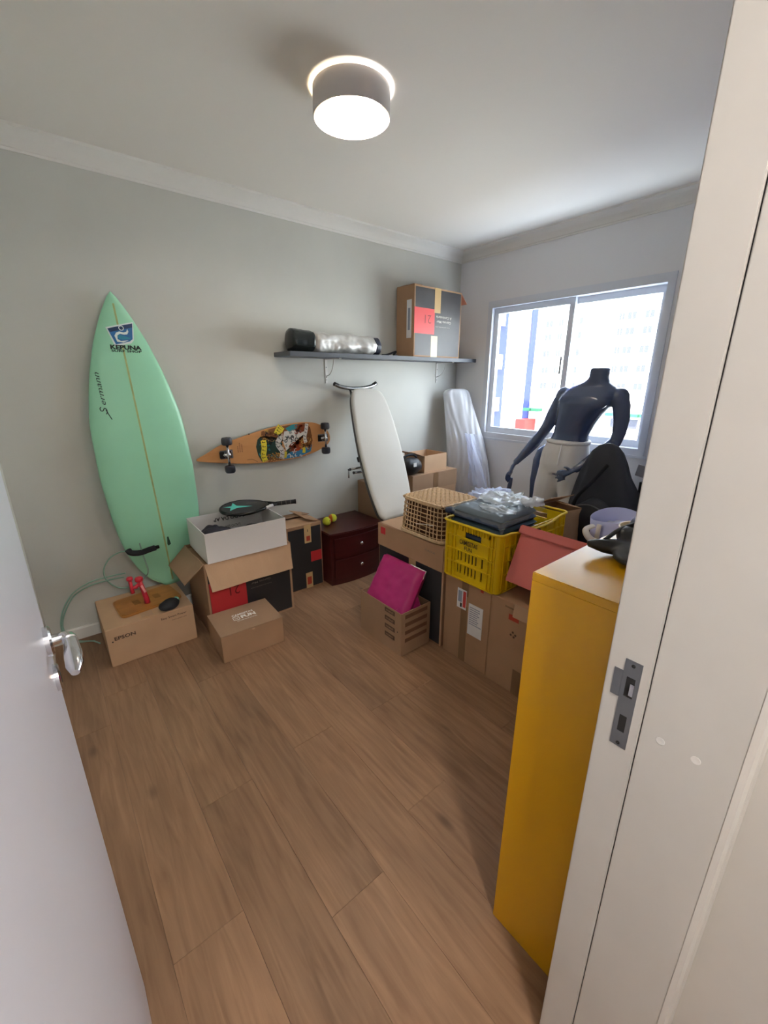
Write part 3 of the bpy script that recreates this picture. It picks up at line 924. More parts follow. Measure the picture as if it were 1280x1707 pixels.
def lbp(pts, m, name, layer):
    q = [(a - LO[0], b - LO[1]) for a, b in pts]
    return MB().prism(q, (0, -.0122 - layer * .0003, 0), X, Z, -Y, .0003).build(name, m, lb)
gG = mat('print_dark_green', (34, 62, 54), .4); gY = mat('print_yellow', (230, 210, 60), .4); gW = mat('print_white', (226, 222, 214), .4)
gB = mat('print_blue', (54, 128, 176), .4); gBr = mat('print_brown', (132, 82, 44), .4); gT = mat('print_tan', (214, 164, 84), .4); gGr = mat('print_grey', (120, 132, 134), .4); gR = mat('print_rust', (176, 76, 40), .4); gK = mat('print_black', (28, 28, 30), .4); gTe = mat('print_teal', (50, 140, 150), .4)
lbp([(-2.088, 1.045), (-2.072, 1.095), (-2.045, 1.115), (-1.97, 1.11), (-1.90, 1.08), (-1.885, 1.0), (-1.90, .95), (-2.055, .938), (-2.078, .985)], gG, 'graphic', 1)
lbp([(-2.05, 1.105), (-2.04, 1.148), (-1.90, 1.172), (-1.70, 1.186), (-1.655, 1.15), (-1.64, 1.05), (-1.66, 1.0), (-1.74, 1.03), (-1.87, 1.06), (-1.96, 1.085)], gBr, 'graphic', 1)
lbp([(-1.905, .935), (-1.755, .941), (-1.66, .97), (-1.645, 1.02), (-1.70, 1.02), (-1.80, 1.0), (-1.90, .985)], gB, 'graphic', 1)
lbp([(-1.885, 1.07), (-1.87, 1.135), (-1.80, 1.14), (-1.70, 1.12), (-1.72, 1.08), (-1.80, 1.02), (-1.86, .99)], gW, 'graphic', 2)
lbp([(-1.87, .99), (-1.74, 1.085), (-1.70, 1.11), (-1.69, 1.09), (-1.78, 1.01), (-1.86, .965)], gG, 'graphic', 3)
lbp([(-1.86, 1.155), (-1.80, 1.18), (-1.76, 1.182), (-1.77, 1.145), (-1.83, 1.13)], gTe, 'graphic', 3)
lbp([(-1.78, 1.06), (-1.72, 1.09), (-1.70, 1.03), (-1.76, .985), (-1.83, .985)], gR, 'graphic', 3)
rnd = random.Random(5)
def curls(n, x0, x1, z0, z1, m, layer):
    mb_ = MB()
    for k in range(n):
        cx, cz = rnd.uniform(x0, x1) - LO[0], rnd.uniform(z0, z1) - LO[1]
        r = rnd.uniform(.008, .018); a0 = rnd.uniform(0, 6)
        p = [V(cx + r * (1 - t * .08) * math.cos(a0 + t * .55), -.0125 - layer * .0003, cz + r * (1 - t * .08) * math.sin(a0 + t * .55)) for t in range(9)]
        ws = [.0012, .003, .0036, .0036, .0034, .003, .0026, .002, .001]
        for i in range(8):
            d = p[i + 1] - p[i]; q = V(-d.z, 0, d.x).normalized()
            mb_.add([p[i] - q * ws[i], p[i + 1] - q * ws[i + 1], p[i + 1] + q * ws[i + 1], p[i] + q * ws[i]], [(0, 1, 2, 3)])
    mb_.build('graphic_curls', m, lb)
curls(26, -2.04, -1.88, 1.06, 1.15, gT, 3); curls(22, -2.04, -1.88, 1.06, 1.15, gBr, 4); curls(16, -2.04, -1.88, 1.05, 1.15, gK, 5)
curls(26, -2.01, -1.88, .94, .99, gT, 3); curls(18, -2.01, -1.88, .94, .99, gBr, 4)
curls(26, -1.78, -1.67, 1.12, 1.175, gR, 4); curls(26, -1.75, -1.655, .99, 1.10, gT, 4); curls(20, -1.75, -1.655, .99, 1.10, gBr, 5); curls(16, -1.84, -1.72, .98, 1.05, gR, 5)
curls(14, -1.87, -1.74, 1.02, 1.13, gGr, 4); curls(10, -2.06, -1.90, .96, 1.08, gTe, 4); curls(8, -1.86, -1.68, .94, .99, gW, 5); curls(14, -1.9, -1.66, 1.0, 1.17, gK, 6)
def banner(pts, w, m, layer, letters):
    p = spline([V(a - LO[0], b - LO[1], 0) for a, b in pts], 8)
    mb_ = MB(); le_ = MB()
    for i, (a, b) in enumerate(zip(p, p[1:])):
        d = b - a; q = V(-d.y, d.x, 0).normalized() * w
        yy = -.0125 - layer * .0003
        mb_.add([V(c.x, yy, c.y) for c in (a - q, b - q, b + q, a + q)], [(0, 1, 2, 3)])
        if letters and i % 4 == 1:
            q2 = q * .6; e_ = a + d * .1; f_ = a + d * 1.6
            le_.add([V(c.x, yy - .0004, c.y) for c in (e_ - q2, e_ + d * .5 - q2, e_ + d * .5 + q2, e_ + q2)], [(0, 1, 2, 3)])
            le_.add([V(c.x, yy - .0004, c.y) for c in (e_ + q2 * .5, f_ + q2 * .5, f_ + q2, e_ + q2)], [(0, 1, 2, 3)])
    mb_.build('banner', m, lb)
    if letters: le_.build('banner_lettering', gK, lb)
banner([(-2.028, .938), (-2.040, .98), (-2.030, 1.03), (-2.032, 1.085)], .020, gY, 7, True)
banner([(-1.905, .942), (-1.892, .99), (-1.925, 1.05), (-1.90, 1.10), (-1.905, 1.12)], .019, gW, 7, True)
banner([(-1.925, 1.118), (-1.905, 1.150), (-1.888, 1.172)], .028, gY, 7, True)
banner([(-1.700, 1.04), (-1.706, 1.08), (-1.692, 1.13), (-1.684, 1.178)], .014, gW, 7, True)
banner([(-1.722, .965), (-1.716, .99), (-1.722, 1.005)], .012, gY, 7, False)
banner([(-1.875, .945), (-1.868, .99)], .010, gY, 7, False)
ms = MB()
for k, (dx_, n_) in enumerate(((0, 4), (.014, 6), (.028, 5))):
    for j in range(n_): ms.box(-.235 + dx_, -.228 + dx_, -.0128, -.0122, -.04 + j * .011, -.032 + j * .011)
ms.build('deck_print', mat('print_faint', (150, 96, 54), .5), lb)
MB().tube([V(a - LO[0], -.0127, b - LO[1]) for a, b in spline([V(-2.14, .957, 0), V(-2.105, .955, 0), V(-2.085, .942, 0)], 5) for a, b in [(a, b)]] if False else [V(q.x - LO[0], -.0127, q.y - LO[1]) for q in spline([V(-2.16, .962, 0), V(-2.12, .960, 0), V(-2.085, .940, 0)], 5)], .0018, 5).build('deck_print', gBr, lb)
URE = mat('wheel_urethane', (44, 46, 56), .4)
def truck(cx, cz, tilt):
    ax = V(math.sin(tilt), 0, math.cos(tilt)); sd = V(math.cos(tilt), 0, -math.sin(tilt))
    c = V(cx - LO[0], 0, cz - LO[1])
    bp = MB().obox(c + V(0, -.012, 0) - ax * .028 - sd * .04, sd, ax, -Y, .085, .056, .008).build('baseplate', STEEL, lb, bevel=.002)
    MB().obox(c + V(0, -.020, 0) - ax * .022 - sd * .045, sd, ax, -Y, .028, .044, .014).build('riser', BLACK, bp, bevel=.002)
    hg = MB()
    hg.tube([c + V(0, -.058, 0) - ax * .085, c + V(0, -.058, 0) + ax * .085], .0085, 10)
    hg.tube([c + V(0, -.020, 0) + sd * .012, c + V(0, -.058, 0)], [.024, .014], 10)
    hg.tube([c + V(0, -.020, 0) - sd * .025, c + V(0, -.050, 0) - sd * .004], [.014, .012], 8)
    h = hg.build('truck', CHROME if tilt < .01 else CHROME, lb, smooth=True)
    for d in (.018, -.018):
        MB().lathe([(0, 0), (.004, 0), (.004, .003), (0, .003)], c + V(0, -.02, 0) + sd * .028 + ax * d, -Y, 8).build('bolt', DARK, bp)
    for sgn in (1, -1):
        w0 = c + V(0, -.058, 0) + ax * (sgn * .068)
        MB().lathe([(.006, 0), (.026, .0), (.033, .006), (.034, .020), (.033, .040), (.027, .048), (.010, .048), (.008, .044), (0, .044)], w0, ax * sgn, 24).build('wheel', URE, h, smooth=False)
        smooth_by_angle(h.children[-1] if h.children else h, .6)
truck(-2.300, 1.015, -.02)
truck(-1.553, 1.064, .0)
MB().tube([V(.40, .02, .0), V(.40, -.006, .0)], .004, 6).build('wall_hook', STEEL, lb)
MB().lathe([(0, 0), (.005, 0), (.004, .003), (0, .003)], (-.145, -.012, .075), -Y, 10).build('bolt', DARK, lb)

# ------------------------------------------------------------------ wall shelf and what lies on it
SH = mat('grey_shelf', (86, 90, 98), .5)
sh = thing('wall_shelf', 'long dark grey wall shelf on two white brackets', 'shelf', (-.94, 0, 1.638))
MB().box(-.945, .935, -.235, -.002, 0, .030).build('shelf_board', SH, sh, bevel=.002)
for bx in (-1.47 + .94, -.275 + .94):
    b_ = MB().box(bx - .011, bx + .011, -.006, 0, -.175, 0).box(bx - .011, bx + .011, -.20, 0, -.006, 0).build('bracket', mat('white_bracket', (216, 214, 208), .4), sh, bevel=.001)
    arc = [V(bx, -.004, -.135)] + [V(bx, -.01 - .10 * math.sin(a), -.12 + .115 * (1 - math.cos(a))) for a in [PI / 2 * k / 8 for k in range(9)]]
    MB().tube(arc, .004, 6).build('brace', MATS['white_bracket'], b_, smooth=True)
    for q in (-.15, -.06):
        MB().lathe([(0, 0), (.004, 0), (.003, .002), (0, .002)], (bx, -.006, q), -Y, 8).build('screw', STEEL, b_)

rl = thing('rolled_sunshade', 'rolled silver foil sunshade with black end on the shelf', 'sunshade', (-1.47, -.13, 1.669))
SILV = mat('silver_foil', (206, 205, 202), .42, metal=.25)
def roll(x0, x1, r, amp, seed, n=26, m=30, e0=.35, e1=.35):
    rings = []
    for i in range(m + 1):
        f = i / m; xx = x0 + (x1 - x0) * f
        end = min(1, min(f / .08 + e0, (1 - f) / .08 + e1))
        ring = []
        for j in range(n):
            a = 2 * PI * j / n
            nn = noise.noise(V(xx * 9, math.cos(a) * 1.4 + seed, math.sin(a) * 1.4)) + .6 * abs(noise.noise(V(xx * 22, math.cos(a) * 2.5, math.sin(a) * 2.5 + seed)))
            rr = r * end ** .4 + amp * nn
            ring.append(V(xx, math.cos(a) * rr, max(r * .86 + math.sin(a) * rr * .92, .001)))
        rings.append(ring)
    return MB().rings(rings)
roll(-.20, .345, .074, .020, 1, n=40, m=60).build('silver_roll', SILV, rl, smooth=True)
roll(-.365, -.19, .080, .008, 4, m=14).build('black_end', mat('black_vinyl', (26, 32, 32), .22), rl, smooth=True)
roll(.325, .385, .070, .006, 7, m=8).build('dark_end', mat('navy_vinyl', (36, 42, 58), .4), rl, smooth=True)
bl = thing('black_strap', 'small black strap between the silver roll and shelf carton', 'strap', (-.93, -.12, 1.669))
MB().tube(spline([V(-.09, .0, .006), V(-.04, .0, .010), V(.02, 0, .028), (.05, 0, .035), (.03, 0, .012), (.06, 0, .006)], 6), .012, 8, flat=.6).build('band', BLACKF, bl, smooth=True)

sbx = carton('cardboard_box', 'large carton with black front and red IZ panel on the shelf', (-.785, -.228, 1.669), .022, .56, .205, .522, CARD, open_top=True)
fdecal(sbx, .010, .550, .010, .510, mat('black_print_worn', (70, 68, 70), .45, var=.06), 'print_panel')
fdecal(sbx, .0, .232, .175, .365, mat('red_print_bright', (222, 74, 74), .5), 'red_panel', .0014)
ftext(sbx, '21', .155, .285, .072, .062, mat('dark_red_ink2', (128, 48, 50), .6), -.01, rot=PI, off=.002, name='number')
fdecal(sbx, .228, .300, .34, .523, TAPE_L, 'tape', .0016)
fdecal(sbx, .196, .272, .0, .165, mat('pale_tape', (226, 212, 180), .5), 'tape', .0016)
GW = mat('faded_white_ink', (206, 200, 190), .6)
ftext(sbx, 'A Camisetaria', .345, .310, .19, .020, GW, .01, rot=PI)
ftext(sbx, 'Garota Mar', .345, .275, .18, .020, GW, .01, rot=PI)
ftext(sbx, 'www.camisetasfun.com', .335, .235, .18, .011, GW, .0, rot=PI)
MB().box(-.0012, .0, .03, .085, .14, .42).build('paper_label', PAPER, sbx)
MB().box(-.0016, .0, .045, .07, .20, .36).build('label_print', PAPER_B, sbx)
flap(sbx, 'right', .12, 128, mat('cardboard_pink', (188, 124, 100), .85))
flap(sbx, 'left', .10, -88, CARD_D)
flap(sbx, 'back', .10, -86, CARD_D)
# ------------------------------------------------------------------ nightstand and balls
MAH = mat('mahogany', (66, 22, 22), .3, var=.18, vscale=4, stretch=(1, 1, 8))
nsd = thing('nightstand', 'dark mahogany two-drawer nightstand against the grey wall', 'nightstand', (-1.502, -.215, 0))
nw, nd_ = .245, .185
def bow(t):             # front bow, t in -1..1
    return -nd_ - .030 * (1 - t * t)
def bow_slab(z0, z1, w, d, push=0.0, n=12):
    pts = [(w * (-1 + 2 * i / n), bow(-1 + 2 * i / n) - push) for i in range(n + 1)] + [(w, d), (-w, d)]
    return MB().prism(pts, (0, 0, z0), X, Y, Z, z1 - z0)
bow_slab(.0, .395, nw - .008, nd_).build('carcass', MAH, nsd, bevel=.002)
bow_slab(.395, .418, nw + .006, nd_ + .004, .014).build('top', MAH, nsd, bevel=.006)
for z0, z1 in ((.225, .375), (.055, .205)):
    n = 12; w = nw - .03
    pts = [(w * (-1 + 2 * i / n), bow((-1 + 2 * i / n) * .88) - .012) for i in range(n + 1)] + [(w * (1 - 2 * i / n), bow((1 - 2 * i / n) * .88)) for i in range(n + 1)]
    dr = MB().prism(pts, (0, 0, z0), X, Y, Z, z1 - z0).build('drawer', MAH, nsd, bevel=.003)
    MB().lathe([(.004, 0), (.005, .010), (.013, .016), (.014, .022), (.009, .028), (0, .029)], (0, bow(0) - .012, (z0 + z1) / 2 + .01), -Y, 16).build('knob', CHROME, dr, smooth=True)
BALL = mat('ball_felt', (206, 212, 60), .9, bump=.5, bscale=400)
BALLO = mat('ball_orange', (204, 112, 40), .9, bump=.5, bscale=400)
def ball(loc, rz, label):
    t = thing('tennis_ball', label, 'ball', loc, rz, group='beach tennis balls on the nightstand')
    m1 = MB(); m2 = MB()
    nu, nv = 20, 14
    for part, mm in ((0, m1), (1, m2)):
        rings = []
        a0, a1 = (0, .60) if part == 0 else (.60, 1)
        for i in range(9):
            th = PI * (a0 + (a1 - a0) * i / 8); th = min(max(th, .01), PI - .01)
            rings.append([V(-math.cos(th), math.sin(th) * math.cos(2 * PI * j / nu), math.sin(th) * math.sin(2 * PI * j / nu)) * .033 + V(0, 0, .033) for j in range(nu)])
        mm.rings(rings, part == 0, part == 1)
    m1.build('yellow_felt', BALL, t, smooth=True); m2.build('orange_felt', BALLO, t, smooth=True)
    sm = MB().box(-.0, .0105, -.0342, -.0325, .040, .043).box(.001, .003, -.034, -.032, .043, .049).build('logo_mark', INK, t)
    return t
ball((-1.650, -.215, .4182), .1, 'yellow ball with dark mark, nearer one on the nightstand')
ball((-1.572, -.175, .4182), PI - .25, 'plain yellow ball with orange side, farther one on nightstand')

# ------------------------------------------------------------------ ironing board
ib = thing('ironing_board', 'folded ironing board with pale grey cover leaning by the shelf', 'ironing board', (-1.46, -.83, .61))
T_, B_ = V(-1.16, -.10, 1.41), V(-1.46, -.83, .605)
ibL = [(-1.245, -.094, 1.417), (-1.305, -.108, 1.402), (-1.352, -.154, 1.351), (-1.425, -.283, 1.208), (-1.492, -.423, 1.054), (-1.533, -.523, .944), (-1.575, -.65, .804), (-1.598, -.748, .696), (-1.602, -.806, .632), (-1.580, -.832, .604)]
ibR = [(-1.19, -.094, 1.417), (-1.075, -.108, 1.402), (-1.040, -.154, 1.351), (-1.066, -.283, 1.208), (-1.116, -.423, 1.054), (-1.160, -.523, .944), (-1.224, -.65, .804), (-1.280, -.748, .696), (-1.325, -.806, .632), (-1.36, -.832, .604)]
org = V(-1.46, -.83, .61)
nrm = (B_ - T_).cross(X).normalized()
if nrm.y > 0: nrm = -nrm
Lp = spline([V(*p) - org for p in ibL], 4); Rp = spline([V(*p) - org for p in ibR], 4)
loop = Lp + Rp[::-1]
ctr = sum(loop, V(0, 0, 0)) / len(loop)
def sc_loop(k, off):
    return [ctr + (p - ctr) * k + nrm * off for p in loop]
COVER = mat('ironing_cover', (206, 204, 198), .8, var=.03, vscale=3, bump=.2, bscale=150)
def padded(k0, offs):
    rings = [sc_loop(k, o) for k, o in offs]
    return MB().rings(rings)
padded(1, [(.97, -.010), (1.0, -.006), (1.008, .004), (1.0, .014), (.975, .019), (.90, .021)]).build('cover', COVER, ib, smooth=True)
padded(1, [(.99, -.034), (.995, -.012)]).build('underside', mat('dark_grey_frame', (70, 70, 68), .5), ib)
tb = [V(-1.445, -.075, 1.458), V(-1.40, -.078, 1.440), V(-1.33, -.08, 1.428), V(-1.25, -.08, 1.424), V(-1.17, -.08, 1.428), V(-1.10, -.078, 1.440), V(-1.055, -.075, 1.460)]
MB().tube(spline([p - org for p in tb], 5), .0155, 10).build('foot_bar', mat('brushed_steel', (176, 178, 178), .25, metal=1), ib, smooth=True)
for a, b in ((tb[0], tb[1]), (tb[-1], tb[-2])):
    d = (b - a).normalized()
    MB().tube([a - org - d * .006, a - org + d * .03], .0155, 10).build('end_cap', BLACK, ib, smooth=True)
bk_n = -nrm
for q in (-.06, .06):
    p0 = V(-1.25 + q, -.08, 1.42) - org; p1 = V(-1.40 + q, -.62, .82) - org + bk_n * .05
    MB().tube([p0, (p0 + p1) / 2 + bk_n * .03, p1], .009, 8).build('leg', MATS['brushed_steel'], ib, smooth=True)
for (a, b, r) in ((V(-1.545, -.40, .872), V(-1.42, -.41, .880), .008), (V(-1.50, -.38, .838), V(-1.42, -.39, .838), .009), (V(-1.535, -.36, .858), V(-1.535, -.36, .80), .005)):
    MB().tube([a - org, b - org], r, 8).build('hinge_rod', MATS['brushed_steel'], ib, smooth=True)
    MB().tube([a - org + (a - b).normalized() * .008, a - org], r * 1.25, 8).build('rod_cap', BLACK, ib, smooth=True)
MB().tube([V(-1.50, -.43, .958) - org, V(-1.49, -.43, .925) - org], .010, 8).build('lock_lever', BLACK, ib, smooth=True)

# cartons behind the ironing board and in the corner
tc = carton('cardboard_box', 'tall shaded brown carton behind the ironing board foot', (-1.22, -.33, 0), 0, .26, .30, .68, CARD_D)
flap(tc, 'front', .10, 168, CARD_D)
kb = carton('cardboard_box', 'big brown carton in the corner under the black pouch', (-.955, -.43, 0), 0, .535, .41, .735, CARD)
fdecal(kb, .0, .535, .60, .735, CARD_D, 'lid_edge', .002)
fdecal(kb, .24, .30, .45, .735, TAPE, 'tape', .003)
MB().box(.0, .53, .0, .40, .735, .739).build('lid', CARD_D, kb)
so = carton('cardboard_box', 'small open brown carton on the corner carton', (-.795, -.40, .7395), .04, .28, .24, .145, CARD_L, open_top=True)
flap(so, 'left', .10, 70, CARD_D)
pb = MB(); blob(pb, (0, 0, .075), (.125, .075, .075), 26, 14, .012, 14, 4, zmin=0)
bp_ = thing('black_bag', 'black pouch with white logo beside the ironing board', 'bag', (-.885, -.505, .7395), 0)
bp_.location = (-.94, -.37, .7395)
pb.build('shell', mat('black_nylon', (30, 30, 34), .5), bp_, smooth=True)
MB().box(-.03, .0, -.088, -.082, .085, .115).build('logo', PAPER, bp_)
MB().tube(spline([V(-.08, 0, .14), V(-.03, 0, .165), V(.04, 0, .165), V(.08, 0, .14)], 5), .010, 8).build('handle', BLACKF, bp_, smooth=True)

# ------------------------------------------------------------------ board wrapped in white plastic film in the corner
wr = thing('wrapped_board', 'tall white board wrapped in wrinkled plastic in the room corner', 'wrapped board', (-.2, -.25, 0))
wb0 = V(-.2, -.25, 0)
wl = [(-.262, -.105, 1.37), (-.262, -.13, 1.20), (-.275, -.18, .95), (-.29, -.22, .70), (-.30, -.25, .40), (-.31, -.27, .01)]
wr_ = [(-.060, -.20, 1.37), (-.060, -.285, 1.20), (-.065, -.41, .95), (-.075, -.50, .70), (-.085, -.56, .40), (-.10, -.59, .01)]
def wrap_surf(amp, grow, thickn, n=40, nv=44, top=1.41, seed=0):
    A = spline([V(*p) for p in wl], 8); Bq = spline([V(*p) for p in wr_], 8)
    rings = []
    m = len(A)
    for i in range(m):
        a, b = A[i], Bq[i]
        u = (b - a); W = u.length; u = u.normalized()
        nn = V(-u.y, u.x, 0); 
        if nn.x > 0: nn = -nn
        nn = (nn + V(0, 0, .0)).normalized()
        c = (a + b) / 2
        ring = []
        for j in range(n):
            ph = 2 * PI * j / n
            ca, sa = math.cos(ph), math.sin(ph)
            uu = (abs(ca) ** .7) * (1 if ca > 0 else -1) * (W / 2 + grow); vv = (abs(sa) ** .7) * (1 if sa > 0 else -1) * (thickn + grow)
            z = a.z
            k = math.sin(uu * 95 + noise.noise(V(uu * 6, z * 2.5, seed)) * 9) * .5 + noise.noise(V(uu * 30, z * 3, 5 + seed))
            hem = amp * k * min(1, .3 + (1.37 - z) * 1.2)
            p = c + u * uu + nn * (vv + (hem if sa > 0 else 0))
            p.z = z
            ring.append(p - wb0)
        rings.append(ring)
    # rounded top
    last = rings[0]
    cc = sum(last, V(0, 0, 0)) / len(last)
    tops = []
    for k, (sc_, dz) in enumerate(((.55, .038), (.85, .025))):
        tops.append([cc + (p - cc) * sc_ + V(0, 0, dz) for p in last])
    return MB().rings(tops + rings)
wrap_surf(0, 0, .022, 28).build('board', mat('wrapped_inner', (196, 194, 188), .7), wr, smooth=True)
wrap_surf(.017, .014, .034, 140, seed=2).build('plastic_wrap', film_mat('plastic_film', (240, 242, 250), .62), wr, smooth=True)
# loose skirt of film flaring to the right
sk = MB(); rows_ = []
for i in range(22):
    f = i / 21
    z = 1.02 - .46 * f
    r = []
    for j in range(16):
        g_ = j / 15
        xx = -.17 + .03 * math.sin(g_ * 14 + f * 3) + .02 * noise.noise(V(g_ * 7, f * 4, 3))
        yy = -.33 - .10 * f - g_ * (.10 + .10 * f) + .012 * math.sin(g_ * 23)
        r.append(V(xx - .05, yy, z + .03 * noise.noise(V(g_ * 5, 2, f * 2)) * f) - wb0)
    rows_.append(r)
for i in range(21):
    for j in range(15):
        sk.add([rows_[i][j], rows_[i][j + 1], rows_[i + 1][j + 1], rows_[i + 1][j]], [(0, 1, 2, 3)])
sk_o = sk.build('loose_film', film_mat('plastic_film_loose', (226, 232, 252), .55), wr, smooth=True)

# ------------------------------------------------------------------ row of cartons along the floor
R90 = -PI / 2
r1 = carton('cardboard_box', 'wide black-front carton with brown flap folded down under the basket', (-1.66, -.868, 0), R90, .572, .44, .62, CARD)
fdecal(r1, .008, .564, .008, .60, mat('charcoal_print', (52, 54, 58), .5), 'print_panel')
flap(r1, 'front', .145, 179, CARD, wav=.003, inset=.002, taper=.004)
fdecal(r1, .290, .350, .30, .62, TAPE_L, 'tape', .0016)
fdecal(r1, .030, .075, .555, .600, REDP, 'sticker', .0085)
fdecal(r1, .245, .290, .478, .525, REDP, 'sticker', .0085)
ftext(r1, 'CAIXA', .47, .57, .08, .012, INK_G, .0, off=.0085)
fdecal(r1, .560, .571, .0, .62, CARD_L, 'edge_strip', .001)
r2 = carton('cardboard_box', 'brown carton with two white shipping labels under yellow crate', (-1.662, -1.458, 0), R90, .305, .50, .488, CARD)
fdecal(r2, .118, .162, .0, .34, TAPE, 'tape', .001)
fdecal(r2, .118, .162, .40, .488, TAPE, 'tape', .001)
sl = fdecal(r2, .090, .152, .318, .432, PAPER, 'shipping_label', .002)
fdecal(r2, .097, .122, .355, .420, PAPER_B, 'label_print', .0026); fdecal(r2, .130, .149, .33, .424, mat('label_red', (206, 70, 66), .6), 'label_print', .0026); fdecal(r2, .112, .124, .326, .35, INK, 'label_print', .0026)
fdecal(r2, .170, .262, .190, .372, PAPER, 'shipping_label', .002)
g = MB()
for k in range(9): g.box(.178, .178 + .05 + .03 * rnd.random(), -.0028, -.0018, .350 - k * .012, .3545 - k * .012)
g.build('label_print', PAPER_B, r2)
fdecal(r2, .238, .256, .462, .488, MATS['orange_red_print'], 'sticker', .001)
r3 = carton('cardboard_box', 'brown carton with small red sticker behind the yellow cabinet', (-1.668, -1.768, 0), R90, .40, .50, .487, CARD)
fdecal(r3, .105, .160, .395, .425, MATS['orange_red_print'], 'sticker', .001)
fdecal(r3, .080, .130, .452, .460, TAPE, 'handle_slot', .001)
g = MB()
for (a, b) in ((.135, .335), (.150, .325), (.142, .312), (.125, .318)): g.lathe([(0, 0), (.006, 0), (.006, .0005), (0, .0005)], (a, -.0006, b), -Y, 8)
g.build('stain', INK_BR, r3)
fdecal(r3, .155, .215, .0, .14, TAPE, 'tape', .001)
flap(r3, 'front', .06, 150, CARD_D, inset=.13)

# open printed carton with magenta parcel
mc = carton('cardboard_box', 'open brown carton with four dark logos holding magenta parcel', (-1.902, -.992, 0), R90, .372, .225, .268, CARD_D, open_top=True)
for k in range(4):
    fdecal(mc, .232, .318, .232 - k * .052, .258 - k * .052, INK_BR, 'logo_label', .0012)
    ftext(mc, 'LOGIFAST', .275, .245 - k * .052, .066, .012, CARD_L, .0, off=.0018)
    MB().box(.3719, .3731, .03, .20, .228 - k * .05, .252 - k * .05).build('side_print', mat('brown_print', (112, 78, 54), .8), mc)
MB().lathe([(0, 0), (.004, 0), (.004, .0006), (0, .0006)], (.342, -.0005, .145), -Y, 8).build('hole_mark', INK, mc)
mp_ = thing('magenta_parcel', 'glossy magenta plastic parcel tilted in the open carton', 'parcel', (-1.80, -1.17, .03))
mo = V(-1.80, -1.17, .03)
MAG = mat('magenta_poly', (172, 34, 108), .38, bump=.15, bscale=25)
mu = V(0, -1, 0); mv = V(.14, .015, .21).normalized(); mn = mu.cross(mv)
if mn.x > 0: mn = -mn
def pillow(o, u, v, n, su, sv, t, amp, seed, nu=26, nv=26, pw=.35):
    """soft parcel: centre o"""
    mb_ = MB()
    top, bt = [], []
    for i in range(nu + 1):
        for j in range(nv + 1):
            a, b = -1 + 2 * i / nu, -1 + 2 * j / nv
            e = (max(0, (1 - abs(a) ** 8)) * max(0, (1 - abs(b) ** 8))) ** pw
            w = amp * noise.noise(V(a * 2.2 + seed, b * 2.2, seed)) + amp * .6 * noise.noise(V(a * 5, b * 5, seed))
            base = o + u * (a * su / 2) + v * (b * sv / 2)
            top.append(base + n * (t / 2 * e + w * e)); bt.append(base - n * (t / 2 * e))
    K = nv + 1
    fs = []
    for i in range(nu):
        for j in range(nv):
            q = (i * K + j, (i + 1) * K + j, (i + 1) * K + j + 1, i * K + j + 1)
            fs.append(q); fs.append(tuple(x_ + len(top) for x_ in q[::-1]))
    mb_.add(top + bt, fs)
    return mb_
pillow(V(-1.782, -1.170, .318) - mo, mu, mv, mn, .345, .320, .095, .008, 3).build('bag', MAG, mp_, smooth=True)
pillow(V(-1.80, -1.315, .235) - mo, V(.6, -.1, .25).normalized(), V(-.25, .1, .9).normalized(), V(0, -1, .1).normalized(), .16, .11, .03, .003, 8, 14, 14).build('folded_end', MAG, mp_, smooth=True)
g = MB()
pillow(V(-1.70, -1.27, .43) - mo, mu, mv, mn, .13, .05, .02, .004, 5, 10, 10).build('white_tissue', PAPER, mp_, smooth=True)

# carton behind the basket, with bubble wrap sheet on it
cb = carton('cardboard_box', 'brown carton with raised flap between basket and wrapped board', (-1.18, -1.40, 0), 0, .52, .60, .60, CARD)
flap(cb, 'back', .22, -60, CARD_L)
flap(cb, 'right', .20, -78, CARD_L)
bw = MB(); blob(bw, (0, 0, .045), (.20, .14, .055), 40, 18, .03, 16, 6, zmin=0, ridge=True)
bw_o = bw.build('bubble_wrap', film_mat('bubble_film', (214, 222, 246), .75, .15), None, smooth=True)
bw_o.location = (-.86, -1.14, .655)
tag(bw_o, 'crumpled sheet of bluish bubble wrap behind the wicker basket', 'bubble wrap')

# ------------------------------------------------------------------ wicker basket, upside down
bs = thing('wicker_basket', 'tan woven wicker basket turned upside down on carton', 'basket', (-1.50, -1.238, .628))
WIC = mat('wicker', (196, 162, 120), .7, var=.18, vscale=60)
WICL = mat('wicker_light', (212, 184, 146), .7, var=.15, vscale=60)
bxh, byh, bh = .160, .176, .212
def bsk(t, z, grow=0):
    """point on rounded rectangle perimeter; t in 0..1, taper with height"""
    k = 1 - .085 * (z / bh)
    a = 2 * PI * t
    ca, sa = math.cos(a), math.sin(a)
    e = .28
    return V((abs(ca) ** e) * (1 if ca > 0 else -1) * (bxh * k + grow), (abs(sa) ** e) * (1 if sa > 0 else -1) * (byh * k + grow), z)
N = 160
wv = MB()
for r_ in range(8):
    z = .024 + r_ * .0245
    if 4.5 < r_ < 5: continue
    wv.tube([bsk(i / N, z, .0030 * (1 if (i // 2 + r_) % 2 else -1)) for i in range(N)], .0034, 5, closed=True)
wv.build('side_weave', WIC, bs)
MB().rings([[bsk(i / 60, z, -.012) for i in range(60)] for z in (.004, bh - .014)], False, False).build('inner_shade', mat('wicker_shade', (96, 64, 42), .8), bs)  # dark inner wall stands in for shade seen through the weave
stk_ = MB()
per = [bsk(i / 4000, 0) for i in range(4000)]
cum = [0]
for i in range(4000): cum.append(cum[-1] + (per[(i + 1) % 4000] - per[i]).length)
ns_ = 46
tt = []; j = 0
for k in range(ns_):
    goal = cum[-1] * k / ns_
    while cum[j + 1] < goal: j += 1
    tt.append(j / 4000)
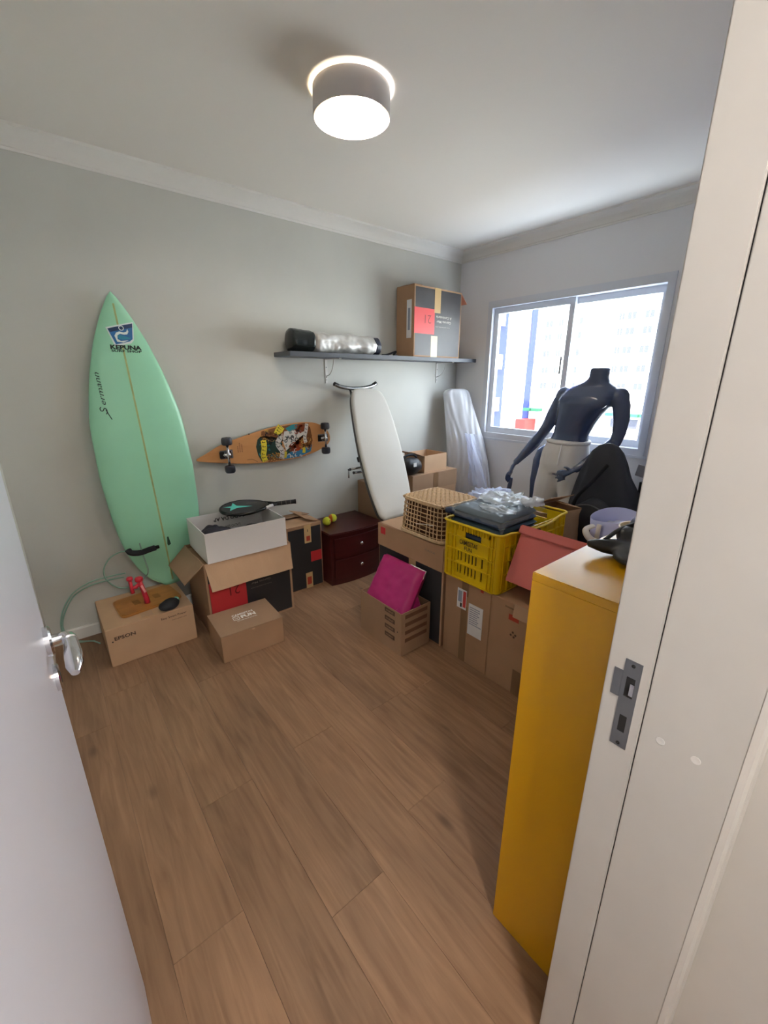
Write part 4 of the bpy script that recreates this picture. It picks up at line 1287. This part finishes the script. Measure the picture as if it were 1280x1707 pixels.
for t in tt:
    stk_.tube([bsk(t, 0), bsk(t, bh * .5), bsk(t, bh)], .0030, 5)
stk_.build('stakes', WICL, bs)
rm = MB()
for z in (.0, .008):
    rm.tube([bsk(i / N, z + .004, .003) for i in range(N)], .006, 6, closed=True)
rm.tube([bsk(i / N, bh - .002, .002) for i in range(N)], .0065, 6, closed=True)
rm.tube([bsk(i / N, bh - .012, .002) for i in range(N)], .005, 6, closed=True)
rm.build('rim', WICL, bs, smooth=True)
bw_ = MB()
kx_, ky_ = bxh * .915, byh * .915
for i in range(15):
    xx = -kx_ + 2 * kx_ * (i + .5) / 15
    bw_.tube([V(xx, -ky_ + 2 * ky_ * q / 18, bh - .001 + .003 * (1 if (i + q) % 2 else -1)) for q in range(19)], .0075, 5, flat=.55)
for i in range(18):
    yy = -ky_ + 2 * ky_ * (i + .5) / 18
    bw_.tube([V(-kx_ + 2 * kx_ * q / 15, yy, bh - .001 + .003 * (-1 if (i + q) % 2 else 1)) for q in range(16)], .0075, 5, flat=.55)
bw_.build('base_weave', WIC, bs)
MB().box(-kx_ + .004, kx_ - .004, -ky_ + .004, ky_ - .004, bh - .012, bh - .009).build('base_shade', mat('wicker_shade', (96, 64, 42), .8), bs)  # dark sheet puts shade into the gaps of the base weave
MB().tube(spline([V(-bxh - .006, .02, .075), V(-bxh - .012, -.05, .092), V(-bxh - .006, -.12, .10)], 5), .0022, 5).build('string', INK_W, bs)

# ------------------------------------------------------------------ yellow crate
CY = mat('yellow_plastic', (224, 190, 8), .38)
cr = thing('plastic_crate', 'bright yellow plastic crate lettered CAMISETAS FUN', 'crate', (-1.672, -1.446, .490), R90)
cw, cd, ch = .346, .60, .305
wt = .005
# front wall (local y=0): slots and hand hole
def slots_front():
    hs = [(.112, .212, ch - .075, ch - .035)]
    for z0, z1 in ((.105, .155), (.035, .085)):
        for q in ((.070, .078), (.090, .098), (.118, .127), (.140, .149), (.162, .171), (.184, .193), (.222, .232)):
            hs.append((*q, z0, z1))
    return hs
front = holes_panel(cw - .05, ch - .01, slots_front(), wt, (.025, .004, .0), X, Z, -Y)
fo = front.build('front_wall', CY, cr)
def ribs(o, u, n, L, name, cols, par):
    r = MB()
    for z in (.0, .088, .160, .232):
        r.obox(Vector(o) + Z * z, u, Z, n, L, .006, .010)
    for c in cols:
        r.obox(Vector(o) + Vector(u) * c, u, Z, n, .005, ch - .012, .010)
    r.build(name, CY, par)
ribs((.025, .0, 0), X, -Y, cw - .05, 'rib', [.0, .030, .050, .262, .282, .299], fo)
ru = MB()
for k in range(16): ru.obox((.036 + k * .0168, 0, ch - .034), X, Z, -Y, .004, .026, .010)
ru.build('rib', CY, fo)
sidew = []
def side_holes(L):
    hs = []
    for z0, z1 in ((.095, .150), (.170, .222), (.020, .080)):
        x_ = .05
        while x_ < L - .06:
            hs.append((round(x_, 4), round(x_ + .012, 4), z0, z1)); x_ += .022 if (int(x_ * 100) % 9) < 7 else .05
    hs.append((L / 2 - .055, L / 2 + .055, ch - .065, ch - .03))
    return hs
rs_ = holes_panel(cd - .05, ch - .01, side_holes(cd - .05), wt, (cw - .004, .025, 0), Y, Z, X).build('side_wall', CY, cr)
ribs((cw, .025, 0), Y, X, cd - .05, 'rib', [.0, .045, .09, .18, .27, .36, .45, .50, .545], rs_)
ls_ = holes_panel(cd - .05, ch - .01, side_holes(cd - .05), wt, (.004, .025, 0), Y, Z, -X).build('side_wall', CY, cr)
ribs((0, .025, 0), Y, -X, cd - .05, 'rib', [.0, .045, .09, .18, .27, .36, .45, .50, .545], ls_)
bk_w = holes_panel(cw - .05, ch - .01, slots_front(), wt, (.025, cd - .004, 0), X, Z, Y).build('back_wall', CY, cr)
ribs((.025, cd, 0), X, Y, cw - .05, 'rib', [.0, .030, .050, .262, .282, .299], bk_w)
for cx_, cy_, a0 in ((.025, .025, 180), (cw - .025, .025, 270), (cw - .025, cd - .025, 0), (.025, cd - .025, 90)):
    o1 = [(cx_ + .031 * math.cos(math.radians(a0 + k * 15)), cy_ + .031 * math.sin(math.radians(a0 + k * 15))) for k in range(7)]
    i1 = [(cx_ + .025 * math.cos(math.radians(a0 + k * 15)), cy_ + .025 * math.sin(math.radians(a0 + k * 15))) for k in range(6, -1, -1)]
    MB().prism(o1 + i1, (0, 0, 0), X, Y, Z, ch - .005).build('corner_post', CY, cr)
rimp = []
for cx_, cy_, a0 in ((.025, .025, 180), (cw - .025, .025, 270), (cw - .025, cd - .025, 0), (.025, cd - .025, 90)):
    for k in range(7):
        a = math.radians(a0 + k * 15); rimp.append(V(cx_ + .033 * math.cos(a), cy_ + .033 * math.sin(a), ch))
full = []
for a, b in zip(rimp, rimp[1:] + rimp[:1]):
    d = (b - a).length
    n_ = 12 if d > .1 else 1
    for k in range(n_):
        f = k / n_
        p = a.lerp(b, f)
        if d > .4: p.z -= .022 * max(0, min(1, (1 - abs(f * 2 - 1)) * 3 - .6))
        full.append(p)
MB().tube(full, .0085, 6, closed=True, flat=.7).build('rim', CY, cr, smooth=True)
MB().box(.01, cw - .01, .01, cd - .01, .0, .008).build('bottom', CY, cr)
ftext(cr, 'CAMISETAS', .165, .212, .115, .024, INK, .012, y=-.0055)
ftext(cr, 'FUN', .165, .182, .048, .022, INK, .012, y=-.0055)
inb = MB().box(.02, cw - .02, .05, cd - .05, .0085, .19).build('stored_goods', mat('dark_goods', (66, 60, 56), .8), None, bevel=.01)
inb.location = (-1.672, -1.446, .490); inb.rotation_euler = (0, 0, R90)
tag(inb, 'dark folded goods filling the bottom of the yellow crate', 'clothes')

# parcel of dark teal clothes in clear plastic on the crate
TEAL = mat('teal_navy_cloth', (30, 58, 74), .65, var=.12, vscale=9)
cp = thing('clothes_parcel', 'dark teal folded clothes in clear plastic on yellow crate', 'clothes', (-1.49, -1.616, .700), R90)
for k in range(5):
    pillow(V(.0, .0, .028 + k * .030), X, Y, Z, .318 - .004 * k, .34 - .01 * k, .040, .003, 11 + k, 22, 22, .16).build('folded_shirt', TEAL if k % 3 else mat('navy_cloth2', (34, 48, 74), .65, var=.12), cp, smooth=True)
fm = MB()
rows_ = []
for i in range(33):
    r = []
    for j in range(33):
        a, b = -1 + i / 16, -1 + j / 16
        fall = max(abs(a) - .86, 0) * .30 + max(abs(b) - .86, 0) * .30
        z = .172 - fall + .008 * noise.noise(V(a * 2, b * 2, 4)) + .022 * abs(noise.noise(V(a * 3 + b * 2, b * 4, 9))) + .02 * max(0, b)
        r.append(V(a * .170, b * .20 + .03, z))
    rows_.append(r)
for i in range(32):
    for j in range(32):
        fm.add([rows_[i][j], rows_[i + 1][j], rows_[i + 1][j + 1], rows_[i][j + 1]], [(0, 1, 2, 3)])
FILM = film_mat('clear_bag', (226, 234, 240), .20, .08)
fm.build('clear_bag', FILM, cp, smooth=True)
tw = MB(); blob(tw, (.135, .13, .195), (.045, .07, .022), 24, 12, .020, 22, 5, ridge=True); tw.build('twisted_end', film_mat('film_white', (232, 234, 238), .7, .15), cp, smooth=True)
tw = MB(); blob(tw, (-.03, .12, .180), (.13, .13, .012), 40, 16, .020, 24, 8, ridge=True); tw.build('crumpled_film', film_mat('film_crumple', (226, 234, 238), .42, .10), cp, smooth=True)
tw = MB(); blob(tw, (.06, -.06, .176), (.10, .06, .006), 40, 14, .014, 26, 3, ridge=True); tw.build('crumpled_film', bpy.data.materials['film_crumple'], cp, smooth=True)
tw = MB(); blob(tw, (-.165, -.155, .135), (.03, .028, .018), 16, 10, .006, 20, 2); tw.build('cloth_corner', MATS['navy_cloth2'], cp, smooth=True)

# ------------------------------------------------------------------ coral bin
CO = mat('coral_plastic', (206, 108, 100), .5)
cb2 = thing('storage_bin', 'coral pink storage bin leaning behind the yellow cabinet', 'bin', (-1.650, -1.815, .575))
cb2.rotation_euler = (0, math.radians(24), 0)
# local: x depth (+x away), y negative to the right
o_ = [(0, -.005), (.19, -.005), (.19, -.40), (0, -.40)]; i_ = [(.006, -.011), (.184, -.011), (.184, -.394), (.006, -.394)]
sb_ = MB(); sb_.rings([[V(*p, 0) for p in o_], [V(*p, .272) for p in o_], [V(*p, .272) for p in i_], [V(*p, .02) for p in i_]])
sb_.build('body', CO, cb2, bevel=.004)
rb_ = MB()
ro = [(-.014, .003), (.20, .003), (.20, -.41), (-.014, -.41)]
rb_.rings([[V(*p, .236) for p in ro], [V(*p, .278) for p in ro], [V(*p, .278) for p in i_], [V(*p, .236) for p in i_]], closed=True)
rb_.build('rim_band', CO, cb2, bevel=.005)
# ------------------------------------------------------------------ yellow cabinet and what lies on it
YEL = mat('yellow_lacquer', (202, 148, 4), .30, spec=.6)
yc_ = thing('shoe_cabinet', 'slim tall yellow lacquered cabinet beside the doorway', 'cabinet', (-2.488, -2.430, 0))
cdp = .205; cwx = .82; chh = 1.10
MB().box(.0, .018, -cdp, 0, 0, chh - .018).build('side_panel', YEL, yc_, bevel=.0015)
MB().box(cwx - .018, cwx, -cdp, 0, 0, chh - .018).build('side_panel', YEL, yc_, bevel=.0015)
MB().box(.0, cwx, -cdp, 0, chh - .018, chh).build('top_panel', YEL, yc_, bevel=.0015)
MB().box(.018, cwx - .018, -cdp, -cdp + .004, 0, chh - .018).build('back_panel', YEL, yc_)
for k in range(3):
    d_ = MB().box(.020, cwx - .020, -.018, -.001, .03 + k * .350, .03 + k * .350 + .346).build('tilt_door', YEL, yc_, bevel=.0015)
    MB().box(.34, .48, -.002, .004, .03 + k * .350 + .325, .03 + k * .350 + .340).build('pull', YEL, d_, bevel=.001)
bb = thing('black_pouch', 'crumpled black leather pouch lying on the yellow cabinet top', 'pouch', (-2.205, -2.540, chh))
bo = MB()
def bl_(c, r, s, amp=.006): blob(bo, (c[0], c[1], c[2] * .62), (r[0], r[1], r[2] * .66), 24, 14, amp, 16, s, zmin=.001)
bl_((0, .0, .035), (.10, .055, .034), 1); bl_((-.03, -.01, .026), (.10, .05, .026), 2)
bo.tube([V(-.05, .03, .020), V(-.075, .060, .022), V(-.095, .088, .026)], [.022, .017, .009], 10)
bl_((-.01, .035, .066), (.026, .022, .026), 3); bl_((.06, .02, .085), (.042, .035, .040), 4); bl_((.10, .0, .06), (.06, .05, .05), 5)
remesh(bo, .006, mat('black_leather', (30, 30, 30), .42, bump=.3, bscale=70), 'shell', bb, 3)
MB().tube(spline([V(-.07, .060, .034), V(-.02, .05, .052), V(.03, .035, .06), V(.09, .02, .076)], 5), .005, 6).build('drawstring', BLACK, bb, smooth=True)
rc2 = thing('red_bottle', 'small dark red bottle at the back of the cabinet top', 'bottle', (-2.035, -2.475, chh))
MB().lathe([(0, 0), (.020, 0), (.021, .004), (.020, .030), (.016, .034), (0, .034)], n=20).build('shell', mat('dark_red_plastic', (150, 50, 62), .4), rc2, smooth=True)

# ------------------------------------------------------------------ open carton and tubs behind
oc = carton('cardboard_box', 'open tan carton in front of the white trousers', (-.925, -1.652, 0), -.24, .23, .20, .72, CARD_L, open_top=True, inside=.55)
flap(oc, 'back', .16, -62, CARD_L)
flap(oc, 'right', .10, -75, CARD_L)
flap(oc, 'left', .12, 80, CARD_L)
sc2 = carton('cardboard_box', 'plain brown carton under the pale lilac tub', (-1.15, -2.02, 0), 0, .42, .40, .50, CARD)
sc2.location = (-1.16, -2.26, 0); 
tubm = translucent_mat('lilac_plastic', (212, 214, 246), .25)
tb_ = thing('laundry_tub', 'pale lilac flexible tub with handle beside yellow cabinet', 'tub', (-.985, -2.045, .501))
def wavy_tub(r0, r1, h, amp, n=48, t=.004):
    pr = []
    for (f, off) in [(0, 0), (.35, 0), (.7, 0), (1, 0), (1, -t), (.7, -t), (.35, -t), (.03, -t)]:
        r = r0 + (r1 - r0) * f + off
        pr.append([V(math.cos(2 * PI * j / n) * r * (1 + .04 * math.sin(4 * PI * j / n)), math.sin(2 * PI * j / n) * r * .95, h * f + amp * f * math.sin(2 * PI * j / n * 2 + .6)) for j in range(n)])
    return MB().rings(pr)
wavy_tub(.125, .155, .305, .014).build('body', tubm, tb_, smooth=True)
hd = spline([V(-.150, .075, .275), V(-.205, .085, .265), V(-.225, .055, .235), V(-.20, .02, .215), V(-.155, .01, .225)], 6)
MB().tube(hd, .016, 8, flat=.6).build('handle', mat('cream_strap', (226, 220, 212), .6), tb_, smooth=True)
MB().tube([V(-.152, .045, .29), V(-.160, .045, .19)], .012, 8, flat=.5).build('handle_strap', MATS['cream_strap'], tb_, smooth=True)
li = MB(); blob(li, (.01, -.01, .215), (.105, .10, .06), 26, 14, .03, 14, 3); li.build('plastic_liner', film_mat('liner_film', (226, 228, 250), .85, .2), tb_, smooth=True)
ct = thing('cream_tub', 'cream plastic tub half hidden behind the yellow cabinet', 'tub', (-1.115, -2.29, .0))
ct.location = (-1.215, -2.235, .501)
MB().lathe([(.0, .0), (.085, .0), (.105, .345), (.109, .345), (.109, .352), (.103, .352), (.083, .006), (0, .006)], n=40).build('body', mat('cream_plastic', (232, 212, 178), .5), ct, smooth=False)
smooth_by_angle(ct.children[0], .6)

# ------------------------------------------------------------------ mannequin
MANN = mat('mannequin_glare_blue', (60, 74, 104), .26, spec=.8)  # black gloss body, with bluish window glare put into its base colour
mn_ = thing('mannequin', 'headless glossy black male mannequin in white trousers at window', 'mannequin', (-.35, -1.38, 0))
m0 = V(-.35, -1.38, 0)
body = MB()
def ell(c, rx, ry, n=24, e=.85):
    return [V(c[0] + rx * (abs(math.cos(a)) ** e) * (1 if math.cos(a) > 0 else -1), c[1] + ry * (abs(math.sin(a)) ** e) * (1 if math.sin(a) > 0 else -1), c[2]) - m0 for a in [2 * PI * k / n for k in range(n)]]
torso = [((-.35, -1.365, .84), .095, .150), ((-.35, -1.365, .93), .105, .155), ((-.35, -1.370, 1.00), .100, .148), ((-.345, -1.378, 1.07), .088, .130), ((-.345, -1.390, 1.13), .084, .120),
         ((-.35, -1.412, 1.20), .094, .130), ((-.357, -1.440, 1.27), .106, .148), ((-.362, -1.468, 1.335), .112, .176), ((-.358, -1.485, 1.385), .102, .196), ((-.352, -1.500, 1.420), .080, .180), ((-.35, -1.512, 1.448), .066, .135), ((-.352, -1.525, 1.476), .060, .080), ((-.358, -1.533, 1.50), .056, .060), ((-.366, -1.540, 1.555), .054, .058), ((-.368, -1.541, 1.562), .050, .054)]
body.rings([ell(*t) for t in torso])
def limb(pts, n=14, flat=1.0):
    body.tube([V(*p[:3]) - m0 for p in pts], [p[3] for p in pts], n, flat=flat)
def ball_(c, r): blob(body, V(*c) - m0, r if isinstance(r, tuple) else (r, r, r), 18, 12)
# shoulders, pectorals
ball_((-.352, -1.312, 1.378), (.060, .058, .066)); ball_((-.350, -1.678, 1.378), (.060, .058, .066))
ball_((-.422, -1.402, 1.352), (.040, .085, .052)); ball_((-.422, -1.556, 1.352), (.040, .085, .052))
for k, z in enumerate((1.235, 1.185, 1.135)):
    for s_ in (-.03, .03): ball_((-.425 + .012 * k, -1.418 + .012 * k + s_, z), (.018, .028, .024))
# right arm (on the left in the picture), hanging outward
limb([(-.352, -1.350, 1.392, .040), (-.352, -1.312, 1.380, .056), (-.352, -1.285, 1.33, .053), (-.356, -1.250, 1.25, .049), (-.362, -1.212, 1.16, .041), (-.372, -1.178, 1.10, .037), (-.385, -1.135, 1.035, .040), (-.40, -1.090, .97, .034), (-.413, -1.040, .905, .025), (-.42, -1.015, .875, .023)])
limb([(-.418, -1.018, .88, .024), (-.426, -1.000, .845, .030), (-.432, -.986, .80, .030), (-.434, -.980, .785, .022)], flat=.5)
for k, (dx, L_) in enumerate(((-.026, .070), (-.009, .082), (.009, .078), (.026, .062))):
    limb([(-.432 + dx, -.985, .80, .0095), (-.438 + dx, -.972, .765, .009), (-.432 + dx, -.968, .80 - L_ * .75, .0085), (-.420 + dx, -.972, .80 - L_ * 1.1, .007)], 8)
limb([(-.446, -1.010, .845, .011), (-.468, -1.012, .815, .010), (-.478, -1.005, .785, .008)], 8)
# left arm, bent with the hand on the thigh
limb([(-.350, -1.640, 1.392, .040), (-.350, -1.678, 1.380, .056), (-.345, -1.695, 1.33, .053), (-.338, -1.705, 1.25, .049), (-.332, -1.702, 1.16, .042), (-.340, -1.690, 1.10, .039), (-.395, -1.650, 1.045, .040), (-.450, -1.600, .985, .034), (-.495, -1.550, .93, .026), (-.510, -1.530, .912, .024)])
limb([(-.508, -1.535, .915, .024), (-.522, -1.505, .893, .030), (-.528, -1.475, .873, .030), (-.528, -1.465, .866, .022)], flat=.5)
for k, (dz, L_) in enumerate(((.028, .070), (.010, .082), (-.009, .078), (-.026, .060))):
    limb([(-.527, -1.482, .873 + dz, .0095), (-.526, -1.458, .866 + dz * 1.15, .009), (-.520, -1.482 + L_ * .75, .855 + dz * 1.25, .0085), (-.510, -1.482 + L_ * 1.05, .846 + dz * 1.3, .007)], 8)
limb([(-.527, -1.515, .91, .011), (-.537, -1.490, .925, .010), (-.536, -1.465, .928, .008)], 8)
# legs and feet
limb([(-.35, -1.292, .90, .088), (-.355, -1.275, .72, .078), (-.36, -1.262, .50, .056), (-.352, -1.256, .36, .054), (-.345, -1.25, .12, .036), (-.345, -1.25, .06, .038)])
limb([(-.35, -1.440, .90, .088), (-.362, -1.450, .72, .078), (-.372, -1.458, .50, .056), (-.362, -1.460, .36, .054), (-.355, -1.465, .12, .036), (-.355, -1.465, .06, .038)])
limb([(-.325, -1.25, .045, .036), (-.40, -1.25, .038, .036), (-.46, -1.255, .026, .022)], flat=.9)
limb([(-.335, -1.465, .045, .036), (-.41, -1.465, .038, .036), (-.47, -1.46, .026, .022)], flat=.9)
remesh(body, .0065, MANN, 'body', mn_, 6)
TRO = mat('white_trousers', (208, 205, 202), .85, bump=.3, bscale=60)
tr = MB()
def ell2(c, rx, ry): return ell(c, rx, ry, 28, .9)
tr.rings([ell2(*t) for t in [((-.35, -1.370, .85), .106, .170), ((-.35, -1.367, .91), .118, .174), ((-.35, -1.368, 1.0), .114, .160), ((-.346, -1.376, 1.07), .101, .143), ((-.346, -1.380, 1.088), .097, .137)]])
def leg_t(pts):
    tr.tube([V(*p[:3]) - m0 for p in pts], [p[3] for p in pts], 20)
leg_t([(-.35, -1.290, .89, .098), (-.358, -1.268, .74, .098), (-.364, -1.252, .55, .084), (-.360, -1.25, .36, .078), (-.355, -1.248, .22, .072)])
leg_t([(-.35, -1.450, .89, .098), (-.366, -1.462, .74, .098), (-.376, -1.470, .55, .084), (-.370, -1.466, .36, .078), (-.365, -1.468, .22, .072)])
to = remesh(tr, .009, TRO, 'trousers', mn_, 4)
me = to.data
for v in me.vertices:
    p = v.co
    k = noise.noise(V(p.x * 9, p.y * 26 + p.z * 4, p.z * 3.0)) * .006 + noise.noise(V(p.x * 22, p.y * 40, p.z * 9)) * .003
    c = V(0, .01, p.z); d = (p - c); d.z = 0
    if d.length > 1e-4: v.co = p + d.normalized() * k
wbp = [V(-.346 + .102 * math.cos(a), -1.378 + .143 * math.sin(a), 1.075 + .006 * math.cos(a)) - m0 for a in [2 * PI * k / 40 for k in range(40)]]
MB().tube(wbp, .013, 8, closed=True, flat=1.0).build('waistband', TRO, mn_, smooth=True)
MB().tube(spline([V(-.455, -1.392, 1.065) - m0, V(-.472, -1.390, .99) - m0, V(-.475, -1.387, .92) - m0], 5), .004, 6).build('drawstring', PAPER, mn_, smooth=True)

# a second dark limb leaning beside the mannequin
l2 = thing('mannequin_limb', 'loose black mannequin leg standing left of white trousers', 'mannequin leg', (-.205, -1.10, 0))
lm = MB()
lm.tube([V(0, 0, .002), V(0, .0, .08), V(0, .005, .14), V(.0, .0, .35), V(-.01, -.005, .52), V(-.01, -.01, .72), V(0, -.02, .88), V(0, -.035, .96), V(0, -.05, 1.0)], [.045, .043, .040, .054, .052, .068, .074, .062, .03], 18)
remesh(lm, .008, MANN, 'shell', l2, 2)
l3 = thing('loose_mannequin_forearm', 'detached slim black mannequin forearm standing by the wall', 'mannequin forearm', (-.36, -.935, .0))
am = MB()
am.tube([V(-.0, .045, .002), V(0, .035, .2), V(0, .025, .42), V(.0, .010, .56), V(.0, -.010, .68), V(0, -.022, .74)], [.018, .020, .020, .021, .018, .010], 12)
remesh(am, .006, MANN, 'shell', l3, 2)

# heap of black clothing / bag in front of the mannequin's side
hb = thing('black_backpack', 'large black backpack slumped in front of the mannequin arm', 'backpack', (-.555, -1.785, 0))
hm = MB()
rg = []
for (z, rx, ry, cx_, cy_) in ((.0, .12, .21, 0, -.02), (.15, .135, .235, 0, -.02), (.35, .14, .24, 0, -.02), (.55, .135, .235, 0, -.01), (.70, .125, .215, .0, .01), (.82, .115, .185, .01, .03), (.92, .10, .155, .015, .04), (1.0, .085, .125, .02, .045), (1.06, .065, .095, .025, .05), (1.10, .04, .055, .03, .05), (1.115, .012, .02, .03, .05)):
    r = []
    for k in range(40):
        a = 2 * PI * k / 40
        d = V(math.cos(a), math.sin(a), 0)
        f = 1 + .20 * noise.noise(V(d.x * 1.6, d.y * 1.6, z * 4)) + .16 * abs(noise.noise(V(d.x * 3, d.y * 3, z * 7)))
        r.append(V(cx_ + rx * .78 * d.x * f, cy_ + ry * d.y * f, z))
    rg.append(r)
hm.rings(rg)
hm.build('body', mat('black_cordura', (30, 33, 44), .6, bump=.3, bscale=60), hb, smooth=True)
pk = MB(); blob(pk, (-.115, .02, .62), (.05, .15, .17), 28, 16, .02, 8, 2); pk.build('front_pocket', MATS['black_cordura'], hb, smooth=True)
MB().tube(spline([V(-.09, .17, .66), V(-.135, .13, .78), V(-.12, .05, .90), V(-.07, .0, 1.0)], 6), .012, 8, flat=.4).build('strap', BLACKF, hb, smooth=True)
MB().tube(spline([V(-.16, -.08, .72), V(-.172, .02, .76), V(-.155, .12, .735)], 6), .004, 6).build('zip', mat('zip_grey', (96, 98, 104), .4), hb, smooth=True)
sq = thing('suitcase', 'black hard suitcase standing under the window, right side', 'suitcase', (-.24, -2.08, 0))
MB().box(-.14, .14, -.20, .20, .04, .90).build('shell', mat('suitcase_black', (26, 28, 34), .4), sq, bevel=.03, seg=3)
MB().tube(spline([V(-.02, -.07, .895), V(-.02, -.06, .935), V(-.02, .06, .935), V(-.02, .07, .895)], 5), .010, 8).build('handle', BLACK, sq, smooth=True)
for a, b in ((-.10, -.16), (.10, -.16), (-.10, .16), (.10, .16)):
    MB().lathe([(0, -.012), (.025, -.012), (.025, .012), (0, .012)], (a, b, .025), Y, 16).build('wheel', BLACK, sq)
pl = MB(); blob(pl, (0, 0, .10), (.05, .05, .10), 22, 14, .02, 14, 8, zmin=0)
plo = pl.build('purple_cloth', mat('plum_cloth', (92, 78, 128), .8), None, smooth=True)
plo.location = (-.27, -1.94, .902)
tag(plo, 'crumpled plum cloth on top of the black suitcase', 'cloth')
gt = MB().box(-.004, .0, -.03, .03, 0, .075).build('grey_tag', mat('grey_tag', (150, 152, 160), .6), None)
gt.location = (-.375, -1.885, .91); gt.rotation_euler = (.2, -.15, 0)
tag(gt, 'small grey tag propped beside plum cloth on suitcase', 'tag')
